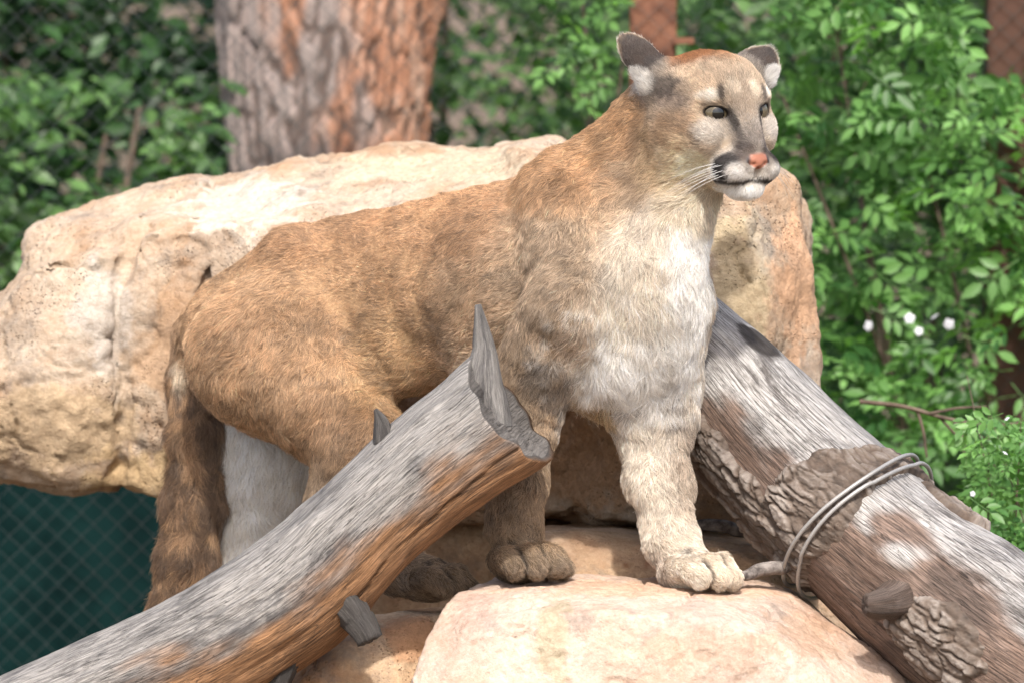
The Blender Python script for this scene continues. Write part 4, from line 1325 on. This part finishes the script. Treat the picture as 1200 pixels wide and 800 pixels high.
def cloud(n, box_, blobs, seed, thr=0.0):
    """points in a box (x, y, d) kept where clumps of noise are dense"""
    r_ = np.random.default_rng(seed)
    out = []
    lo, hi = np.array(box_[0], float), np.array(box_[1], float)
    while sum(map(len, out)) < n:
        p = lo + r_.random((n, 3)) * (hi - lo)
        k_ = fbm(p / np.array(blobs), 3, seed)
        out.append(p[k_ > thr + r_.normal(0, .12, n)])
    return np.concatenate(out)[:n]

def stems(parent, base, tips, r0, name='stem'):
    for i, tp in enumerate(tips):
        b = np.array(base, float) + np.array([random.uniform(-1, 1) * 30, 0, random.uniform(-1, 1) * 30])
        tp = np.array(tp, float)
        mid = (b + tp) / 2 + np.array([random.uniform(-1, 1) * 40, 0, random.uniform(-1, 1) * 30])
        a_, _ = cat_rom([(*b, r0), (*mid, r0 * .7), (*tp, r0 * .3)], 14)
        obj(name, tube(name, W(a_[:, :3]), list(a_[:, 3] * .0015), 7), m_branch, parent)
def GY(d): return 400 + (-(GROUND_Z - (.30 if d > 1200 else 0)) / UNIT) * DIST / (DIST + d * UNIT) * 1.0 - 0 + (d * UNIT * math.sin(PITCH)) / UNIT * -1 * DIST / (DIST + d * UNIT) + 6

# climbing vine on the right: 300 nearest leaves as parts, the rest as one mass
def vine(name, label, box_, n, seed, size, n_part, mat, holes=-.08, tipn=8, sr=9):
    p = cloud(n, box_, (75, 75, 160), seed, holes)
    if n_part: p = p[~((p[:, 0] > 1125) & (p[:, 0] < 1260) & (p[:, 1] < 95)) & ~((p[:, 0] > 1165) & (p[:, 1] > 395) & (p[:, 1] < 470))]; n = len(p)
    root = empty(name, W(((box_[0][0] + box_[1][0]) / 2, GY(box_[0][2] + 100), box_[0][2] + 100)))
    tag(root, label, 'vine' if 'vine' in name else 'shrub')
    Wp = W(p); n = len(p)
    X, Z = leaf_dirs(n)
    S = size * (.6 + .8 * rng.random(n)) * .0015 * 1.2
    if n_part:
        infr = (p[:, 0] > 905) & (p[:, 0] < 1205) & (p[:, 1] > -10) & (p[:, 1] < 640)
        order = np.argsort(p[:, 2] + np.where(infr, 0, 9999))
        near, rest = order[:n_part], order[n_part:]
        lm = mixed_mesh('leaf', CV, CF); vattr(lm, 'tint', np.full(len(CV), .2)); lm.materials.append(mat)
        M = rot_from(X[near], Z[near])
        rl = root.matrix_basis.to_translation()
        for j, i in enumerate(near):
            o = bpy.data.objects.new('leaf', lm); COL.objects.link(o); o.parent = root
            mt = Matrix(M[j].tolist()).to_4x4()
            o.matrix_basis = Matrix.Translation(Vector(Wp[i]) - rl) @ mt @ Matrix.Scale(float(S[i]), 4)
    else: rest = np.arange(n)
    tag(scatter('foliage', Wp[rest], X[rest], Z[rest], S[rest], CV, CF, mat, root), kind='stuff')
    b = ((box_[0][0] + box_[1][0]) / 2, GY(box_[0][2] + 200), box_[0][2] + 200)
    tips = [(random.uniform(box_[0][0], box_[1][0]), random.uniform(box_[0][1], box_[1][1] * .6), random.uniform(box_[0][2] + 80, box_[1][2])) for _ in range(tipn)]
    stems(root, b, tips, sr)
    return root
vine('climbing_vine', 'lush bright green climbing vine covering the fence beside the boulder', ((905, -120, 1310), (1440, 640, 1680)), 1750, 5, 28, 300, m_vine, -.12, 5, 6)
vine('climbing_vine', 'thin green vine winding round the rusty post behind the cougar head', ((640, -120, 1590), (735, 260, 1690)), 60, 9, 20, 0, m_vine, .05, 3)
vine('leafy_shrub', 'small bright green weed growing beside the thick pale log', ((1128, 490, 300), (1330, 720, 640)), 800, 13, 15, 0, m_light, -.5, 6, 2.0)
# white blossoms among the vine
pet = []; pfa = []
for j in range(5):
    a = j * 2 * math.pi / 5; c, s = math.cos(a), math.sin(a); m = np.array([(c, -s, 0), (s, c, 0), (0, 0, 1)])
    pfa.append(LF + len(pet) * 8); pet.append((LV * np.array((1, 2.4, 1.5))) @ m.T)
BV, BF = np.concatenate(pet), np.concatenate(pfa)
bme = mixed_mesh('blossom', BV, BF); bme.materials.append(plain('blossom_petal', (.55, .56, .58), .6))
for (x, y) in ((1018, 382), (1066, 373), (1095, 371), (1077, 388), (1112, 380), (1180, 490), (1178, 530), (1140, 578)):
    d_ = 1305 if x < 1130 and y < 450 else 300
    o = bpy.data.objects.new('blossom', bme); COL.objects.link(o)
    o.location = W((x, y, d_)); o.scale = (.0095 + .004 * random.random(),) * 3 if d_ > 500 else (.006,) * 3
    o.rotation_euler = (R(60 + random.uniform(-45, 35)), random.uniform(-.6, .6), random.uniform(-1, 1))
    if d_ > 500: tag(o, 'small white blossom among the vine leaves', 'blossom', 'white blossoms among the vine')
    else: tag(o, 'tiny white blossom on the small bright weed', 'blossom', 'tiny blossoms on the weed')

# dead twigs on the right
twig = empty('dead_branch', W((1010, 470, 700)))
tag(twig, 'dead brown branch with drooping twigs in front of the vine', 'branch')
for pts, r_ in (([(1008, 470, 720), (1060, 476, 700), (1110, 490, 690), (1160, 498, 690), (1215, 492, 700)], 3.4), ([(1075, 480, 700), (1082, 505, 690), (1086, 535, 690)], 2.6),
                ([(1118, 492, 690), (1128, 515, 685), (1130, 545, 685)], 3.0), ([(1100, 487, 695), (1130, 520, 690), (1160, 556, 690)], 2.0), ([(1090, 484, 690), (1120, 478, 690), (1156, 476, 690)], 2.4),
                ([(1130, 494, 690), (1150, 530, 690), (1185, 560, 690)], 1.8)):
    a_, _ = cat_rom([(*p, r_ * (1 - .6 * i / len(pts))) for i, p in enumerate(pts)], 18)
    obj('twig', tube('twig', W(a_[:, :3]), list(a_[:, 3] * .0016), 6), m_branch, twig)

# shrubs and trees beyond the fence
def shrub(label, box_, n, seed, size, mat, blobs=(110, 90, 260), thr=-.05, name='shrub', cat='shrub', tipn=6, group=None):
    p = cloud(n, box_, blobs, seed, thr)
    root = empty(name, W(((box_[0][0] + box_[1][0]) / 2, GY(box_[0][2]), (box_[0][2] + box_[1][2]) / 2)))
    tag(root, label, cat, group)
    X, Z = leaf_dirs(n, .3)
    S = size * (.5 + .9 * rng.random(n)) * .0015 * 1.4
    tag(scatter('crown', W(p), X, Z, S, LV, LF, mat, root), kind='stuff')
    dm = (box_[0][2] + box_[1][2]) / 2
    stems(root, ((box_[0][0] + box_[1][0]) / 2, GY(dm), dm), [(random.uniform(box_[0][0], box_[1][0]), random.uniform(box_[0][1], box_[1][1] * .7), random.uniform(box_[0][2], box_[1][2])) for _ in range(tipn)], 14, 'trunk')
    return root
shrub('dense dark green bush beyond the fence beside the pine trunk', ((-260, 90, 2100), (270, 700, 2700)), 4200, 41, 34, m_mid, thr=.06)
shrub('tall shadowy bush, shade coloured into its leaves, behind the pale boulder corner', ((-320, -200, 2700), (330, 420, 3500)), 7000, 43, 34, m_leaf_shade)
shrub('soft green bush between the pine trunk and the rusty post', ((450, -200, 2850), (770, 420, 3500)), 5200, 47, 26, m_mid, thr=.0)
shrub('deep green bush behind the climbing vine', ((740, -200, 1950), (1500, 720, 2750)), 9000, 53, 34, m_mid)
hedge = cloud(26000, ((-900, -700, 4200), (2100, 760, 5600)), (200, 170, 400), 59, -.25)
X, Z = leaf_dirs(len(hedge))
tag(scatter('hedge', W(hedge), X, Z, 75 * (.5 + .9 * rng.random(len(hedge))) * .0015, LV, LF, m_leaf_shade), 'dark wall of far trees closing off the background', 'trees', kind='stuff')

# ================================================================== pine trunk
PT = Log([(402, 1080, 2500, 150), (398, 700, 2500, 128), (385, 320, 2500, 112), (383, 200, 2500, 114), (384, 100, 2500, 122), (388, 0, 2500, 134), (392, -120, 2500, 150), (395, -400, 2500, 170), (395, -900, 2500, 160)], 303)
nt_, nh_ = 460, 300
T, TH = np.meshgrid(np.linspace(0, PT.len, nt_), np.linspace(0, 2 * math.pi, nh_, endpoint=False), indexing='ij')
th, t = TH.ravel(), T.ravel()
# vertical trunk: frame's up is degenerate, so build it directly
pc = np.stack([np.interp(t, PT.t, PT.ax[:, i]) for i in range(4)], -1)
wq = [fbm(np.stack([np.cos(th) * 3, np.sin(th) * 3, t / 70], 1), 3, s) for s in (3, 4)]
f1, ed, ci_ = vor2(th / (2 * math.pi) * 40 + wq[0] * 1.2, t / 95.0 + wq[1] * .9, 13, 40)
rel = sm(ed / .3) * (7 + 3.5 * ci_) + 2.5 * fbm(np.stack([np.cos(th) * 14, np.sin(th) * 14, t / 22], 1), 4, 9)
rad_ = pc[:, 3] + rel - 6
Pp = np.stack([pc[:, 0] + np.sin(th) * rad_, pc[:, 1], pc[:, 2] - np.cos(th) * rad_], 1)
ip_ = np.arange(nt_ * nh_).reshape(nt_, nh_)
Fp = np.stack([ip_[:-1], np.roll(ip_[:-1], -1, 1), np.roll(ip_[1:], -1, 1), ip_[1:]], -1).reshape(-1, 4)
kp = NB('pine_bark'); cp_ = kp.coord()
pl = kp.attr('plate', 'Fac'); gm = kp.attr('grey', 'Fac')
st_ = kp.noise(kp.mapping(cp_, (1, 1, .25)), 26, 6, .65, .3)
oc = kp.ramp(st_, [(.30, (.17, .075, .045)), (.5, (.36, .18, .11)), (.68, (.42, .29, .22))])
gc = kp.ramp(st_, [(.32, (.12, .095, .085)), (.5, (.26, .215, .195)), (.68, (.36, .28, .25))])
cp2 = kp.mix(gm, oc, gc)
cp2 = kp.mix(kp.ramp(pl, [(.05, .8), (.45, 0)]), cp2, (.07, .045, .035))
kp.color(cp2); kp.bump(kp.noise(cp_, 80, 6), .6, .01)
me = mesh_np('pine_trunk', W(Pp), Fp)
vattr(me, 'plate', np.clip(rel / 10, 0, 1))
gx_ = fbm(np.stack([np.cos(th) * 2.2, np.sin(th) * 2.2, t / 130], 1), 3, 21)
vattr(me, 'grey', sm((-np.sin(th + .05) + gx_ * 1.3 + .12) / .45))
pine = empty('pine_tree', W((402, 1040, 2500)))
tag(pine, 'thick pine with orange and grey plated bark beyond the fence', 'pine')
obj('trunk', me, kp.m, pine)
# its crown spreads above the picture
pcw = cloud(5000, ((-500, -2600, 1900), (1200, -1100, 3900)), (300, 200, 400), 61, 0)
X, Z = leaf_dirs(len(pcw))
tag(scatter('crown', W(pcw), X, Z, 120 * (.5 + .8 * rng.random(len(pcw))) * .0015, LV * np.array((1, .35, 1)), LF, m_leaf_shade, pine), kind='stuff')

# a leafy bough added overhead, out of view, only to dapple the light
S_ = np.array(SUN_DIR); bough = empty('dapple_bough', tuple(S_ * 2.3 + np.array((-1.5, .3, .1))))
tag(bough, 'sparse unseen bough added above the cougar to dapple the light', 'branch')
br_ = np.random.default_rng(77)
for j in range(7):
    a0 = S_ * 2.3 + np.array((-1.4, .35 - .12 * j, .1)); a1 = S_ * 2.3 + np.array((1.3, -.55 + .19 * j, -.25 + .08 * j))
    mid = (a0 + a1) / 2 + br_.normal(0, .14, 3)
    a_, _ = cat_rom([(*a0, .012), (*mid, .009), (*a1, .003)], 16)
    obj('twig', tube('twig', a_[:, :3], list(a_[:, 3]), 6), m_branch, bough)
nb = 230
bp = S_ * 2.3 + np.stack([br_.uniform(-1.3, 1.3, nb), br_.uniform(-.75, .75, nb), br_.uniform(-.25, .25, nb)], 1)
bp = bp[fbm(bp * 3.5, 2, 5) > -.12]
X, Z = leaf_dirs(len(bp), .2, (0, -.3, .9))
tag(scatter('foliage', bp, X, Z, np.full(len(bp), .06), CV, CF, m_vine, bough), kind='stuff')
